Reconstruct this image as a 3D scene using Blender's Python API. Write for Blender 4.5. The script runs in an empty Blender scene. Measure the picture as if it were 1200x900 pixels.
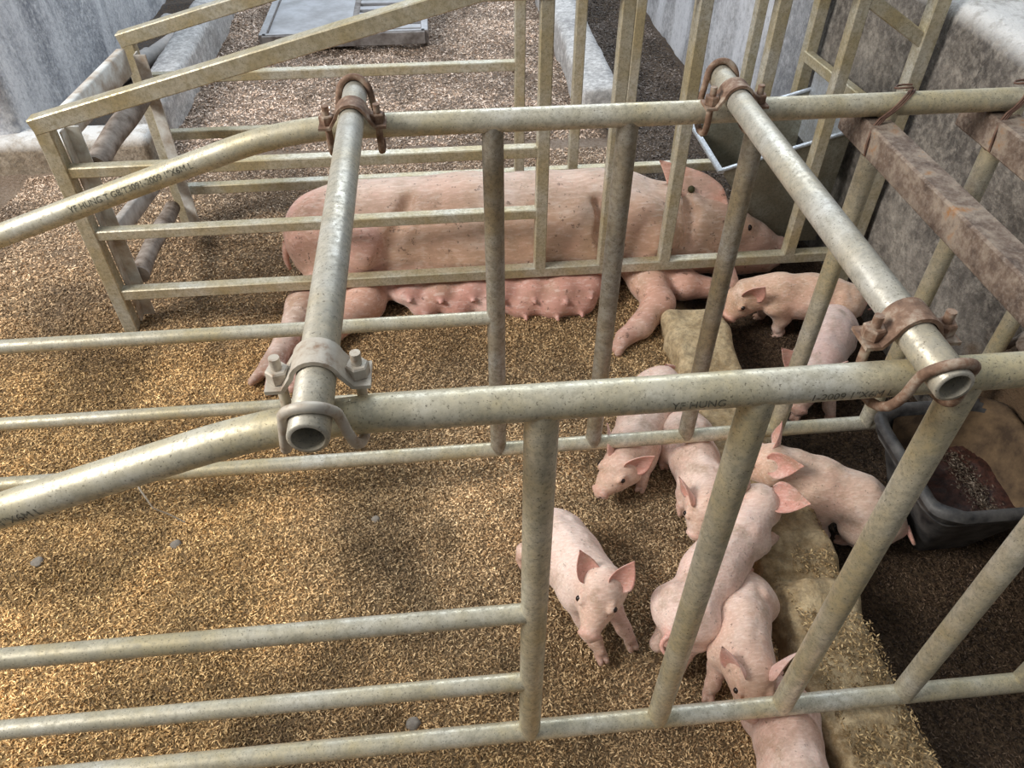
import bpy, math, random
import numpy as np
from mathutils import Vector, Matrix

# ------------------------------------------------------------------ camera, world, light
scene = bpy.context.scene
COL = scene.collection
rng = np.random.default_rng(11)
random.seed(5)

PITCH, YAW, FPX = 0.75865, 0.09546, 883.4
cam_d = bpy.data.cameras.new('camera')
cam = bpy.data.objects.new('camera', cam_d)
COL.objects.link(cam)
cam.location = (0, 0, 1.305)
cam.rotation_euler = (math.pi / 2 - PITCH, 0, -YAW)
cam_d.sensor_fit = 'HORIZONTAL'
cam_d.sensor_width = 36
cam_d.lens = 36 * FPX / 1200
cam_d.clip_start = 0.02
scene.camera = cam

world = bpy.data.worlds.new('World')
scene.world = world
world.use_nodes = True
bg = world.node_tree.nodes['Background']
_t = world.node_tree
_tc = _t.nodes.new('ShaderNodeTexCoord'); _sx = _t.nodes.new('ShaderNodeSeparateXYZ'); _rp = _t.nodes.new('ShaderNodeValToRGB')
_t.links.new(_tc.outputs['Generated'], _sx.inputs[0]); _t.links.new(_sx.outputs['Z'], _rp.inputs['Fac']); _t.links.new(_rp.outputs['Color'], bg.inputs['Color'])
_rp.color_ramp.elements[0].position = 0.0; _rp.color_ramp.elements[0].color = (0.16, 0.16, 0.17, 1)
_rp.color_ramp.elements[1].position = 0.9; _rp.color_ramp.elements[1].color = (0.90, 0.95, 1.0, 1)
bg.inputs['Strength'].default_value = 0.50


def area(name, loc, target, sx, sy, power, color):
    l = bpy.data.lights.new(name, 'AREA')
    l.shape = 'RECTANGLE'
    l.size, l.size_y, l.energy, l.color = sx, sy, power, color
    o = bpy.data.objects.new(name, l)
    COL.objects.link(o)
    o.location = loc
    o.rotation_euler = (Vector(target) - Vector(loc)).to_track_quat('-Z', 'Y').to_euler()
    return o


area('open_side_left', (-3.4, 0.4, 3.2), (0.2, 1.3, 0.0), 1.9, 1.2, 225, (1.0, 0.96, 0.91))
area('open_side_far', (0.8, 6.4, 4.2), (0.0, 2.2, 0.0), 4.5, 1.4, 240, (0.80, 0.90, 1.0))

scene.view_settings.view_transform = 'Standard'
scene.view_settings.look = 'None'
scene.view_settings.gamma = 1
scene.view_settings.use_curve_mapping = False
scene.view_settings.exposure = 0.0


# ------------------------------------------------------------------ object helpers
def link(o):
    COL.objects.link(o)
    return o


def mesh_obj(name, V, F, mat, parent=None, smooth=40, color=None, loc=None):
    """one mesh object from vertices given in world coordinates"""
    base = Vector((0, 0, 0))
    if parent is not None:
        p = parent
        while p is not None:
            base += p.location
            p = p.parent
    own = Vector(loc) - base if loc is not None else Vector((0, 0, 0))
    off = np.array(base + own)
    V = np.asarray(V, float) - off
    m = bpy.data.meshes.new(name)
    if isinstance(F, np.ndarray):
        n, k = F.shape
        m.vertices.add(len(V))
        m.vertices.foreach_set('co', V.astype(np.float32).ravel())
        m.loops.add(n * k)
        m.loops.foreach_set('vertex_index', F.astype(np.int32).ravel())
        m.polygons.add(n)
        m.polygons.foreach_set('loop_start', np.arange(0, n * k, k, dtype=np.int32))
        m.polygons.foreach_set('loop_total', np.full(n, k, dtype=np.int32))
        m.update(calc_edges=True)
    else:
        m.from_pydata([tuple(v) for v in V], [], [tuple(f) for f in F])
    m.validate()
    if smooth:
        m.polygons.foreach_set('use_smooth', np.ones(len(m.polygons), dtype=bool))
        if smooth < 180:
            m.set_sharp_from_angle(angle=math.radians(smooth))
    if color is not None:
        a = m.color_attributes.new('Col', 'FLOAT_COLOR', 'POINT')
        c = np.ones((len(V), 4), np.float32)
        c[:, :3] = color
        a.data.foreach_set('color', c.ravel())
    m.materials.append(mat)
    o = bpy.data.objects.new(name, m)
    o.location = own
    link(o)
    if parent is not None:
        o.parent = parent
    return o


def tag(o, label=None, cat=None, group=None, kind=None):
    if label: o['label'] = label
    if cat: o['category'] = cat
    if group: o['group'] = group
    if kind: o['kind'] = kind
    return o


def thing(name, loc, label, cat, group=None):
    o = bpy.data.objects.new(name, None)
    o.empty_display_size = 0.05
    o.location = loc
    link(o)
    return tag(o, label, cat, group)


def cat(parts):
    V, F, n = [], [], 0
    for v, f in parts:
        V.extend([tuple(x) for x in v])
        F.extend([tuple(i + n for i in q) for q in f])
        n += len(v)
    return V, F


def frames(path):
    P = [Vector(p) for p in path]
    T = []
    for i in range(len(P)):
        a = P[max(i - 1, 0)]; b = P[min(i + 1, len(P) - 1)]
        T.append((b - a).normalized())
    up = Vector((0, 0, 1)) if abs(T[0].z) < 0.9 else Vector((0, 1, 0))
    N = (up - T[0] * up.dot(T[0])).normalized()
    out = []
    for i in range(len(P)):
        N = (N - T[i] * N.dot(T[i])).normalized()
        out.append((P[i], T[i], N, T[i].cross(N)))
    return out


def tube(path, r, n=18, caps=True):
    fr = frames(path)
    rr = r if isinstance(r, (list, tuple)) else [r] * len(fr)
    V, F = [], []
    for (p, t, u, w), q in zip(fr, rr):
        for k in range(n):
            a = 2 * math.pi * k / n
            V.append(p + (u * math.cos(a) + w * math.sin(a)) * q)
    for i in range(len(fr) - 1):
        for k in range(n):
            F.append((i * n + k, i * n + (k + 1) % n, (i + 1) * n + (k + 1) % n, (i + 1) * n + k))
    if caps:
        F.append(tuple(range(n - 1, -1, -1)))
        F.append(tuple((len(fr) - 1) * n + k for k in range(n)))
    return V, F


def pipe_open(a, b, ro, ri, n=24):
    """hollow pipe open at both ends"""
    a, b = Vector(a), Vector(b)
    d = (b - a).normalized()
    pts = [(a + d * 0.001, ro - 0.0008), (a, ro - 0.0012), (a, ri), (a + d * 0.12, ri), (b - d * 0.12, ri), (b, ri), (b, ro - 0.0012), (b - d * 0.001, ro - 0.0008)]
    fr = frames([a, b])
    _, t, u, w = fr[0]
    V, F = [], []
    prof = [(a + d * 0.0015, ro), (a, ro - 0.0012), (a, ri), (b, ri), (b, ro - 0.0012), (b - d * 0.0015, ro)]
    for p, q in prof:
        for k in range(n):
            an = 2 * math.pi * k / n
            V.append(p + (u * math.cos(an) + w * math.sin(an)) * q)
    m = len(prof)
    for i in range(m):
        j = (i + 1) % m
        for k in range(n):
            F.append((i * n + k, j * n + k, j * n + (k + 1) % n, i * n + (k + 1) % n)[::-1])
    return V, F


def bar(a, b, w, h, up=(0, 0, 1), c=0.0025):
    """rectangular bar with chamfered long edges; h is along up"""
    a, b, up = Vector(a), Vector(b), Vector(up)
    t = (b - a).normalized()
    u = (up - t * up.dot(t)).normalized()
    s = t.cross(u)
    W, H = w / 2, h / 2
    prof = [(-W + c, -H), (W - c, -H), (W, -H + c), (W, H - c), (W - c, H), (-W + c, H), (-W, H - c), (-W, -H + c)]
    V, F = [], []
    for p in (a, b):
        for x, y in prof:
            V.append(p + s * x + u * y)
    for k in range(8):
        F.append((k, (k + 1) % 8, 8 + (k + 1) % 8, 8 + k))
    F.append(tuple(range(7, -1, -1))); F.append(tuple(range(8, 16)))
    return V, F


def _h(ix, iy, iz, seed):
    n = (ix * 374761393 + iy * 668265263 + iz * 2147483647 + seed * 1274126177) & 0xffffffff
    n = ((n ^ (n >> 13)) * 1274126177) & 0xffffffff
    return ((n ^ (n >> 16)) & 0xffff) / 65535.0


def noise3(P, seed=0):
    P = np.asarray(P, float)
    I = np.floor(P).astype(np.int64); f = P - I
    f = f * f * (3 - 2 * f)
    out = 0
    for dx in (0, 1):
        for dy in (0, 1):
            for dz in (0, 1):
                w = (f[:, 0] if dx else 1 - f[:, 0]) * (f[:, 1] if dy else 1 - f[:, 1]) * (f[:, 2] if dz else 1 - f[:, 2])
                out = out + w * _h(I[:, 0] + dx, I[:, 1] + dy, I[:, 2] + dz, seed)
    return out * 2 - 1


def fbm(P, seed=0, o=3):
    s = 0; a = 1
    for k in range(o):
        s = s + a * noise3(np.asarray(P) * 2 ** k, seed + k); a *= 0.5
    return s / 1.75


def rough_block(x0, x1, y0, y1, z0, z1, step, amp, scale=8, seed=1, rnd=0.02, topf=None):
    """worn masonry block: subdivided box, rounded edges, noise displaced"""
    nx = max(2, int((x1 - x0) / step)); ny = max(2, int((y1 - y0) / step)); nz = max(2, int((z1 - z0) / step))
    idx, V, F = {}, [], []

    def vid(i, j, k):
        key = (i, j, k)
        if key not in idx:
            idx[key] = len(V)
            V.append((x0 + (x1 - x0) * i / nx, y0 + (y1 - y0) * j / ny, z0 + (z1 - z0) * k / nz))
        return idx[key]
    for i in range(nx):
        for j in range(ny):
            F.append((vid(i, j, nz), vid(i + 1, j, nz), vid(i + 1, j + 1, nz), vid(i, j + 1, nz)))
            F.append((vid(i, j + 1, 0), vid(i + 1, j + 1, 0), vid(i + 1, j, 0), vid(i, j, 0)))
    for i in range(nx):
        for k in range(nz):
            F.append((vid(i, 0, k), vid(i + 1, 0, k), vid(i + 1, 0, k + 1), vid(i, 0, k + 1)))
            F.append((vid(i, ny, k + 1), vid(i + 1, ny, k + 1), vid(i + 1, ny, k), vid(i, ny, k)))
    for j in range(ny):
        for k in range(nz):
            F.append((vid(0, j, k + 1), vid(0, j + 1, k + 1), vid(0, j + 1, k), vid(0, j, k)))
            F.append((vid(nx, j, k), vid(nx, j + 1, k), vid(nx, j + 1, k + 1), vid(nx, j, k + 1)))
    V = np.array(V)
    c = np.clip(V, [x0 + rnd, y0 + rnd, z0 + rnd], [x1 - rnd, y1 - rnd, z1 - rnd])
    d = V - c
    L = np.linalg.norm(d, axis=1, keepdims=True)
    V = np.where(L > 1e-6, c + d / np.maximum(L, 1e-6) * np.minimum(L, rnd), V)
    if topf is not None:
        t = np.clip((V[:, 2] - z0) / (z1 - z0), 0, 1)
        V[:, 2] += t * topf(V)
    for ax in range(3):
        V[:, ax] += amp * fbm(V * scale, seed + ax * 7)
    return V, np.array(F)


# ------------------------------------------------------------------ materials
class NT:
    def __init__(self, name):
        self.m = bpy.data.materials.new(name)
        self.m.use_nodes = True
        self.t = self.m.node_tree
        self.b = self.t.nodes['Principled BSDF']
        self.coord = self.t.nodes.new('ShaderNodeTexCoord')

    def n(self, typ, **kw):
        x = self.t.nodes.new(typ)
        for k, v in kw.items():
            setattr(x, k, v)
        return x

    def l(self, a, b):
        self.t.links.new(a, b)

    def noise(self, scale, detail=4, rough=0.55, stretch=None, vec='Object'):
        v = self.coord.outputs[vec]
        if stretch:
            mp = self.n('ShaderNodeMapping')
            mp.inputs['Scale'].default_value = stretch
            self.l(v, mp.inputs['Vector']); v = mp.outputs['Vector']
        x = self.n('ShaderNodeTexNoise')
        x.inputs['Scale'].default_value = scale
        x.inputs['Detail'].default_value = detail
        x.inputs['Roughness'].default_value = rough
        self.l(v, x.inputs['Vector'])
        return x.outputs['Fac']

    def ramp(self, fac, stops):
        r = self.n('ShaderNodeValToRGB')
        e = r.color_ramp.elements
        while len(e) < len(stops): e.new(0.5)
        for i, (p, c) in enumerate(stops):
            e[i].position = p
            e[i].color = (*c, 1) if len(c) == 3 else c
        self.l(fac, r.inputs['Fac'])
        return r.outputs['Color']

    def mix(self, fac, a, b, blend='MIX'):
        x = self.n('ShaderNodeMix', data_type='RGBA', blend_type=blend)
        for s, v in ((x.inputs[0], fac), (x.inputs[6], a), (x.inputs[7], b)):
            if hasattr(v, 'is_linked') or hasattr(v, 'links'):
                self.l(v, s)
            elif isinstance(v, (int, float)):
                s.default_value = v
            else:
                s.default_value = (*v, 1)
        return x.outputs[2]

    def bump(self, fac, strength=0.3, dist=0.005):
        b = self.n('ShaderNodeBump')
        b.inputs['Strength'].default_value = strength
        b.inputs['Distance'].default_value = dist
        self.l(fac, b.inputs['Height'])
        self.l(b.outputs['Normal'], self.b.inputs['Normal'])

    def base(self, c):
        if hasattr(c, 'links'):
            self.l(c, self.b.inputs['Base Color'])
        else:
            self.b.inputs['Base Color'].default_value = (*c, 1)

    def set(self, **kw):
        for k, v in kw.items():
            self.b.inputs[k.replace('_', ' ')].default_value = v
        return self


BW = (0, 0, 0), (1, 1, 1)


def mat_galv(name, clean, dirt, stain, dirt_amt=0.5, metal=0.35):
    t = NT(name)
    big = t.noise(9, 5, 0.6)
    fine = t.noise(130, 3, 0.7)
    speck = t.noise(420, 2, 0.6)
    f = t.ramp(big, [(0.5 - 0.22 * dirt_amt - 0.05, (0, 0, 0)), (0.62, (1, 1, 1))])
    c = t.mix(f, clean, dirt)
    mid = t.noise(42, 4, 0.65)
    c = t.mix(t.ramp(mid, [(0.47, (0, 0, 0)), (0.66, (0.62, 0.62, 0.62))]), c, stain)
    c = t.mix(t.ramp(fine, [(0.44, (0, 0, 0)), (0.68, (0.60, 0.60, 0.60))]), c, tuple(0.70 * x for x in stain))
    c = t.mix(t.ramp(speck, [(0.60, (0, 0, 0)), (0.72, (0.8, 0.8, 0.8))]), c, (0.10, 0.085, 0.06))
    t.base(c)
    t.set(Metallic=metal, Roughness=0.42)
    t.l(t.ramp(fine, [(0.3, (0.3, 0.3, 0.3)), (0.7, (0.62, 0.62, 0.62))]), t.b.inputs['Roughness'])
    t.bump(fine, 0.12, 0.001)
    return t.m


M_PIPE = mat_galv('galvanized_pipe', (0.70, 0.68, 0.59), (0.58, 0.50, 0.31), (0.44, 0.41, 0.31), 0.6)
M_PIPE2 = mat_galv('spreader_pipe', (0.62, 0.61, 0.56), (0.52, 0.46, 0.34), (0.40, 0.38, 0.32), 0.5)
M_BARD = mat_galv('soiled_upright_pipe', (0.44, 0.44, 0.42), (0.36, 0.29, 0.18), (0.24, 0.20, 0.14), 0.6)
M_SQ = mat_galv('galvanized_square_tube', (0.62, 0.61, 0.54), (0.50, 0.42, 0.25), (0.38, 0.33, 0.21), 0.6)
M_SHEET = mat_galv('trough_sheet', (0.36, 0.36, 0.30), (0.25, 0.22, 0.16), (0.20, 0.18, 0.13), 0.6, 0.25)
M_SHEETB = mat_galv('bright_sheet', (0.55, 0.60, 0.66), (0.48, 0.50, 0.52), (0.36, 0.37, 0.38), 0.4, 0.4)


def mat_rust():
    t = NT('rusty_steel')
    a = t.noise(22, 6, 0.65)
    b = t.noise(160, 3, 0.7)
    c = t.ramp(a, [(0.34, (0.085, 0.058, 0.045)), (0.48, (0.17, 0.12, 0.09)), (0.58, (0.31, 0.25, 0.195)), (0.70, (0.33, 0.16, 0.06))])
    c = t.mix(t.ramp(b, [(0.45, (0, 0, 0)), (0.7, (0.6, 0.6, 0.6))]), c, (0.33, 0.27, 0.22))
    t.base(c); t.set(Roughness=0.85, Metallic=0.1)
    t.bump(b, 0.5, 0.003)
    return t.m


def mat_clamp():
    t = NT('clamp_rust')
    a = t.noise(60, 5, 0.65)
    c = t.ramp(a, [(0.3, (0.10, 0.055, 0.035)), (0.5, (0.24, 0.145, 0.095)), (0.68, (0.44, 0.36, 0.28))])
    t.base(c); t.set(Roughness=0.75, Metallic=0.15); t.bump(a, 0.3, 0.001)
    return t.m


def mat_clampg():
    t = NT('clamp_zinc')
    a = t.noise(60, 5, 0.65)
    c = t.ramp(a, [(0.3, (0.28, 0.18, 0.11)), (0.48, (0.50, 0.44, 0.36)), (0.68, (0.58, 0.54, 0.46))])
    t.base(c); t.set(Roughness=0.6, Metallic=0.25); t.bump(a, 0.3, 0.001)
    return t.m


M_RUST, M_CLAMP, M_CLAMPG = mat_rust(), mat_clamp(), mat_clampg()


def mat_concrete(name, stops, streak=None, bump=0.5, scale=14, skylit_lime_z=None, skylit_lime=(0.72, 0.71, 0.69)):
    t = NT(name)
    a = t.noise(scale * 0.35, 6, 0.65)
    b = t.noise(scale * 6, 4, 0.7)
    m = t.noise(scale * 1.8, 5, 0.7)
    c = t.ramp(a, stops)
    c = t.mix(t.ramp(m, [(0.44, (0, 0, 0)), (0.66, (0.5, 0.5, 0.5))]), c, stops[0][1])
    c = t.mix(t.ramp(m, [(0.36, (0.7, 0.7, 0.7)), (0.46, (0, 0, 0))]), c, stops[-1][1])
    c = t.mix(t.ramp(b, [(0.44, (0, 0, 0)), (0.62, (0.7, 0.7, 0.7))]), c, tuple(min(1, 0.45 * x) for x in stops[-1][1]))
    if streak:
        s = t.noise(5, 5, 0.6, stretch=(1.0, 1.0, 0.22))
        c = t.mix(t.ramp(s, [(0.46, (0, 0, 0)), (0.60, (0.85, 0.85, 0.85))]), c, streak)
    sp = t.noise(48, 5, 0.75)
    c = t.mix(t.ramp(sp, [(0.47, (0, 0, 0)), (0.64, (0.42, 0.42, 0.42))]), c, tuple(min(1, 1.25 * x) for x in stops[-1][1]))
    c = t.mix(t.ramp(sp, [(0.34, (0.40, 0.40, 0.40)), (0.47, (0, 0, 0))]), c, tuple(0.7 * x for x in stops[0][1]))
    if skylit_lime_z is not None:                                # pale limewash on the upper face, with sky light painted in
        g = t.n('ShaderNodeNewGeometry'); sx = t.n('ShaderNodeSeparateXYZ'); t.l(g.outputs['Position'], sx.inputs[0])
        mr = t.n('ShaderNodeMapRange'); mr.inputs['From Min'].default_value = skylit_lime_z[0]; mr.inputs['From Max'].default_value = skylit_lime_z[1]
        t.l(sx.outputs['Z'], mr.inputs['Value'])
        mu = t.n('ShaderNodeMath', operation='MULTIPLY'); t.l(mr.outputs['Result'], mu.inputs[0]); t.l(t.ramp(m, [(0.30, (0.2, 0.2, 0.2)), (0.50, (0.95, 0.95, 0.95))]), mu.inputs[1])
        c = t.mix(mu.outputs[0], c, skylit_lime)
    t.base(c); t.set(Roughness=0.9); t.bump(t.mix(0.5, b, sp), bump, 0.012)
    return t.m


M_WALL_L = mat_concrete('whitewashed_wall', [(0.38, (0.26, 0.275, 0.32)), (0.50, (0.50, 0.52, 0.57)), (0.62, (0.80, 0.81, 0.84))], (0.80, 0.81, 0.84))
M_WALL_RF = mat_concrete('limewashed_wall', [(0.36, (0.27, 0.28, 0.31)), (0.50, (0.42, 0.43, 0.46)), (0.66, (0.62, 0.63, 0.66))], (0.68, 0.70, 0.75))
M_WALL_R = mat_concrete('bare_concrete_wall', [(0.36, (0.075, 0.066, 0.06)), (0.50, (0.18, 0.16, 0.14)), (0.66, (0.38, 0.345, 0.30))], None, 0.9, 14, (0.735, 0.768))  # pale top band: sky light painted into the colour
M_CURB_W = mat_concrete('lime_dusted_curb', [(0.34, (0.30, 0.29, 0.29)), (0.50, (0.52, 0.51, 0.50)), (0.66, (0.72, 0.71, 0.70))])
M_CURB = mat_concrete('worn_concrete_curb', [(0.36, (0.21, 0.14, 0.065)), (0.50, (0.40, 0.29, 0.155)), (0.64, (0.56, 0.44, 0.27))], None, 0.7)
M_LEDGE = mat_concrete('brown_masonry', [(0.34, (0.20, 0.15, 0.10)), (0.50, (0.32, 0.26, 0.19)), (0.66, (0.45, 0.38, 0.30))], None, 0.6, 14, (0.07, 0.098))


def mat_vcol(name, rough=0.9, nscale=60, var=0.35, bump=0.5, dist=0.004, island=False, sheen=0, spec=0.3):
    """colour from the mesh's own colour attribute, broken up by noise"""
    t = NT(name)
    a = t.n('ShaderNodeAttribute', attribute_name='Col')
    nz = t.noise(nscale, 4, 0.65)
    c = t.mix(t.ramp(nz, [(0.30, (var, var, var)), (0.62, (0, 0, 0))]), a.outputs['Color'], (0.16, 0.105, 0.06))
    t.base(c); t.set(Roughness=rough, Specular_IOR_Level=spec)
    if sheen:
        t.set(Sheen_Weight=sheen, Sheen_Roughness=0.5)
    if bump: t.bump(nz, bump, dist)
    return t.m


M_FLOOR = mat_vcol('trodden_bedding', 0.95, 90, 0.75, 0.9, 0.012)


def mat_husk():
    t = NT('rice_husk')
    a = t.n('ShaderNodeAttribute', attribute_name='Col')
    g = t.n('ShaderNodeNewGeometry')
    r = t.ramp(g.outputs['Random Per Island'], [(0.0, (0.22, 0.19, 0.16)), (0.30, (0.55, 0.50, 0.44)), (0.72, (1.05, 1.0, 0.94)), (0.92, (1.5, 1.55, 1.55)), (1.0, (1.9, 2.0, 2.1))])
    t.base(t.mix(1.0, a.outputs['Color'], r, 'MULTIPLY'))
    t.set(Roughness=0.6, Specular_IOR_Level=0.35)
    return t.m


M_HUSK = mat_husk()


def mat_skin(name, dirt, dirt_scale, dots, hair_scale):
    t = NT(name)
    a = t.n('ShaderNodeAttribute', attribute_name='Col')
    blot = t.noise(dirt_scale, 5, 0.65)
    fine = t.noise(dirt_scale * 7, 4, 0.75)
    pink = t.noise(dirt_scale * 0.6, 4, 0.6)
    c = t.mix(t.ramp(pink, [(0.42, (0, 0, 0)), (0.62, (0.32, 0.32, 0.32))]), a.outputs['Color'], (0.74, 0.40, 0.31))
    c = t.mix(t.ramp(pink, [(0.34, (0.5, 0.5, 0.5)), (0.46, (0, 0, 0))]), c, (0.88, 0.70, 0.62))
    c = t.mix(t.ramp(blot, [(0.50, (0, 0, 0)), (0.68, (dirt, dirt, dirt))]), c, (0.36, 0.24, 0.15))
    hair = t.noise(hair_scale, 3, 0.7, stretch=(0.30, 1, 1))
    c = t.mix(t.ramp(hair, [(0.40, (0.22, 0.22, 0.22)), (0.55, (0, 0, 0))]), c, (0.42, 0.26, 0.19))
    c = t.mix(t.ramp(hair, [(0.52, (0, 0, 0)), (0.66, (0.30, 0.30, 0.30))]), c, (0.92, 0.80, 0.72))
    c = t.mix(t.ramp(fine, [(dots, (0, 0, 0)), (dots + 0.05, (0.7, 0.7, 0.7))]), c, (0.13, 0.07, 0.05))
    t.base(c)
    t.set(Roughness=0.55, Specular_IOR_Level=0.35, Sheen_Weight=0.3, Sheen_Roughness=0.4, Subsurface_Weight=0.10, Subsurface_Scale=0.008)
    t.b.inputs['Subsurface Radius'].default_value = (1.0, 0.4, 0.25)
    t.b.inputs['Sheen Tint'].default_value = (1, 0.93, 0.88, 1)
    t.bump(t.mix(0.5, hair, fine), 0.55, 0.004)
    return t.m


M_PIGLET = mat_skin('piglet_skin', 0.60, 18, 0.625, 230)
M_SOW = mat_skin('sow_skin', 0.62, 8, 0.605, 110)


def mat_simple(name, col, rough=0.6, metal=0.0, var=None, scale=40, bump=0.2):
    t = NT(name)
    if var:
        a = t.noise(scale, 5, 0.65)
        t.base(t.ramp(a, [(0.35, col), (0.65, var)])); t.bump(a, bump, 0.002)
    else:
        t.base(col)
    t.set(Roughness=rough, Metallic=metal)
    return t.m


M_EYE = mat_simple('dark_eye', (0.02, 0.012, 0.01), 0.15)
M_LASH = mat_simple('eyelid', (0.62, 0.36, 0.29), 0.6)
M_RUBBER = mat_simple('black_rubber', (0.018, 0.018, 0.02), 0.55, 0, (0.10, 0.095, 0.09), 28, 0.6)
M_FEED = mat_simple('wet_feed', (0.020, 0.007, 0.005), 0.6, 0, (0.075, 0.026, 0.016), 80, 1.2)
M_CRUST = mat_simple('dried_feed_crust', (0.055, 0.033, 0.018), 0.9, 0, (0.17, 0.11, 0.058), 22, 0.8)
M_PAINTW = mat_simple('chipped_white_paint', (0.34, 0.26, 0.19), 0.8, 0, (0.72, 0.73, 0.70), 18, 0.3)
M_LOG = mat_simple('weathered_log', (0.12, 0.085, 0.06), 0.9, 0, (0.36, 0.31, 0.27), 26, 0.7)
M_WOODG = mat_simple('grey_board', (0.28, 0.24, 0.21), 0.9, 0, (0.52, 0.49, 0.46), 22, 0.4)
M_PVC = mat_simple('dusty_plastic_pipe', (0.30, 0.29, 0.28), 0.7, 0, (0.50, 0.46, 0.43), 14, 0.2)
M_WIRE = mat_simple('rusty_wire', (0.10, 0.05, 0.035), 0.7, 0.2, (0.22, 0.13, 0.09), 60, 0.2)
M_CLOD = mat_simple('dry_clod', (0.16, 0.14, 0.12), 0.95, 0, (0.30, 0.27, 0.23), 60, 0.6)
M_DARKM = mat_simple('dark_steel_frame', (0.12, 0.10, 0.09), 0.7, 0.2, (0.30, 0.28, 0.27), 20, 0.3)
M_GRATE = mat_simple('dusty_grey_panel', (0.33, 0.33, 0.34), 0.75, 0.0, (0.50, 0.51, 0.54), 9, 0.2)
M_INK = mat_simple('stamped_ink', (0.06, 0.056, 0.045), 0.8, 0, (0.19, 0.18, 0.13), 120, 0.0)
M_TAG = mat_simple('dark_olive_mark', (0.06, 0.055, 0.02), 0.7)
M_STRAND = mat_simple('dusty_strand', (0.6, 0.57, 0.5), 0.8)

# ------------------------------------------------------------------ the setting
CURB_X0, CURB_X1 = 0.545, 0.705


def ground_h(x, y):
    x = np.asarray(x, float); y = np.asarray(y, float)
    P = np.stack([x, y, np.zeros_like(x)], 1)
    h = 0.011 * noise3(P * 3.1, 3) + 0.008 * noise3(P * 8, 5) + 0.005 * noise3(P * 19, 9)
    far = np.clip((y - 2.4) / 1.2, 0, 1)
    h = h * (1 + 0.9 * far)
    right = np.clip((x - 0.64) / 0.05, 0, 1)            # feeding alley beyond the curb lies lower
    h = h * (1 - 0.5 * right) - 0.03 * right - 0.035 * right * np.clip((y - 1.9) / 0.6, 0, 1)
    left = np.clip((-1.14 - x) / 0.06, 0, 1) * np.clip((y - 2.7) / 0.1, 0, 1)
    return h - 0.05 * left


def ground_col(x, y):
    P = np.stack([x, y, np.zeros_like(x)], 1)
    gold = np.array([0.80, 0.54, 0.25]); brown = np.array([0.43, 0.27, 0.13]); beige = np.array([0.84, 0.66, 0.45])
    pale = np.array([0.78, 0.625, 0.52]); wet = np.array([0.075, 0.048, 0.03]); grav = np.array([0.17, 0.155, 0.15])
    n1 = np.clip(0.5 + 0.9 * fbm(P * 1.7, 21), 0, 1)[:, None]
    n2 = np.clip(0.5 + 1.0 * fbm(P * 5.5, 31), 0, 1)[:, None]
    c = gold * (1 - n1 * 0.75) + brown * n1 * 0.75
    n3 = np.clip(0.25 + 1.3 * fbm(P * 1.1, 61), 0, 1)[:, None]
    c = c * (1 - 0.6 * n3) + beige * 0.6 * n3
    c = c * (0.55 + 0.75 * n2)
    n4 = np.clip(-0.15 + 1.4 * fbm(P * 11, 81), 0, 1)[:, None]
    c = c * (1 - 0.48 * n4)
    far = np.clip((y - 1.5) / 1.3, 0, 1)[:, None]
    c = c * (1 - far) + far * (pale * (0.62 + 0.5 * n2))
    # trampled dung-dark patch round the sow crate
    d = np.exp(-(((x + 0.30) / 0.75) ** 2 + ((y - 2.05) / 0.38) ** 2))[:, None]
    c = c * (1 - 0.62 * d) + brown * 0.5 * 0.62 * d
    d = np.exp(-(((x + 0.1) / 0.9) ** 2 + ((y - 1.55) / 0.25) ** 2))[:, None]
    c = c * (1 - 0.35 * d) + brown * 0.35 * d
    right = np.clip((x - 0.60) / 0.06, 0, 1)[:, None]
    rf = np.clip((y - 1.9) / 0.7, 0, 1)[:, None]
    rc_ = wet * (0.6 + 0.9 * n2) * (1 - rf) + np.array([0.19, 0.155, 0.135]) * (0.6 + 0.6 * n2) * rf
    c = c * (1 - right) + rc_ * right
    left = (np.clip((-1.14 - x) / 0.06, 0, 1) * np.clip((y - 2.75) / 0.1, 0, 1))[:, None]
    return c * (1 - left) + grav * (0.5 + n2) * left


def build_floor():
    xs = np.arange(-2.6, 1.6, 0.02); ys = np.arange(-0.3, 8.0, 0.02)
    X, Y = np.meshgrid(xs, ys, indexing='ij')
    x, y = X.ravel(), Y.ravel()
    V = np.stack([x, y, ground_h(x, y)], 1)
    ny = len(ys)
    I = np.arange((len(xs) - 1) * ny).reshape(-1, ny)[:, :-1].ravel()
    F = np.stack([I, I + ny, I + ny + 1, I + 1], 1)
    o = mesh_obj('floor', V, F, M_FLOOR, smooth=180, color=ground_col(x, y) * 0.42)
    return tag(o, kind='structure')


build_floor()

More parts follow.
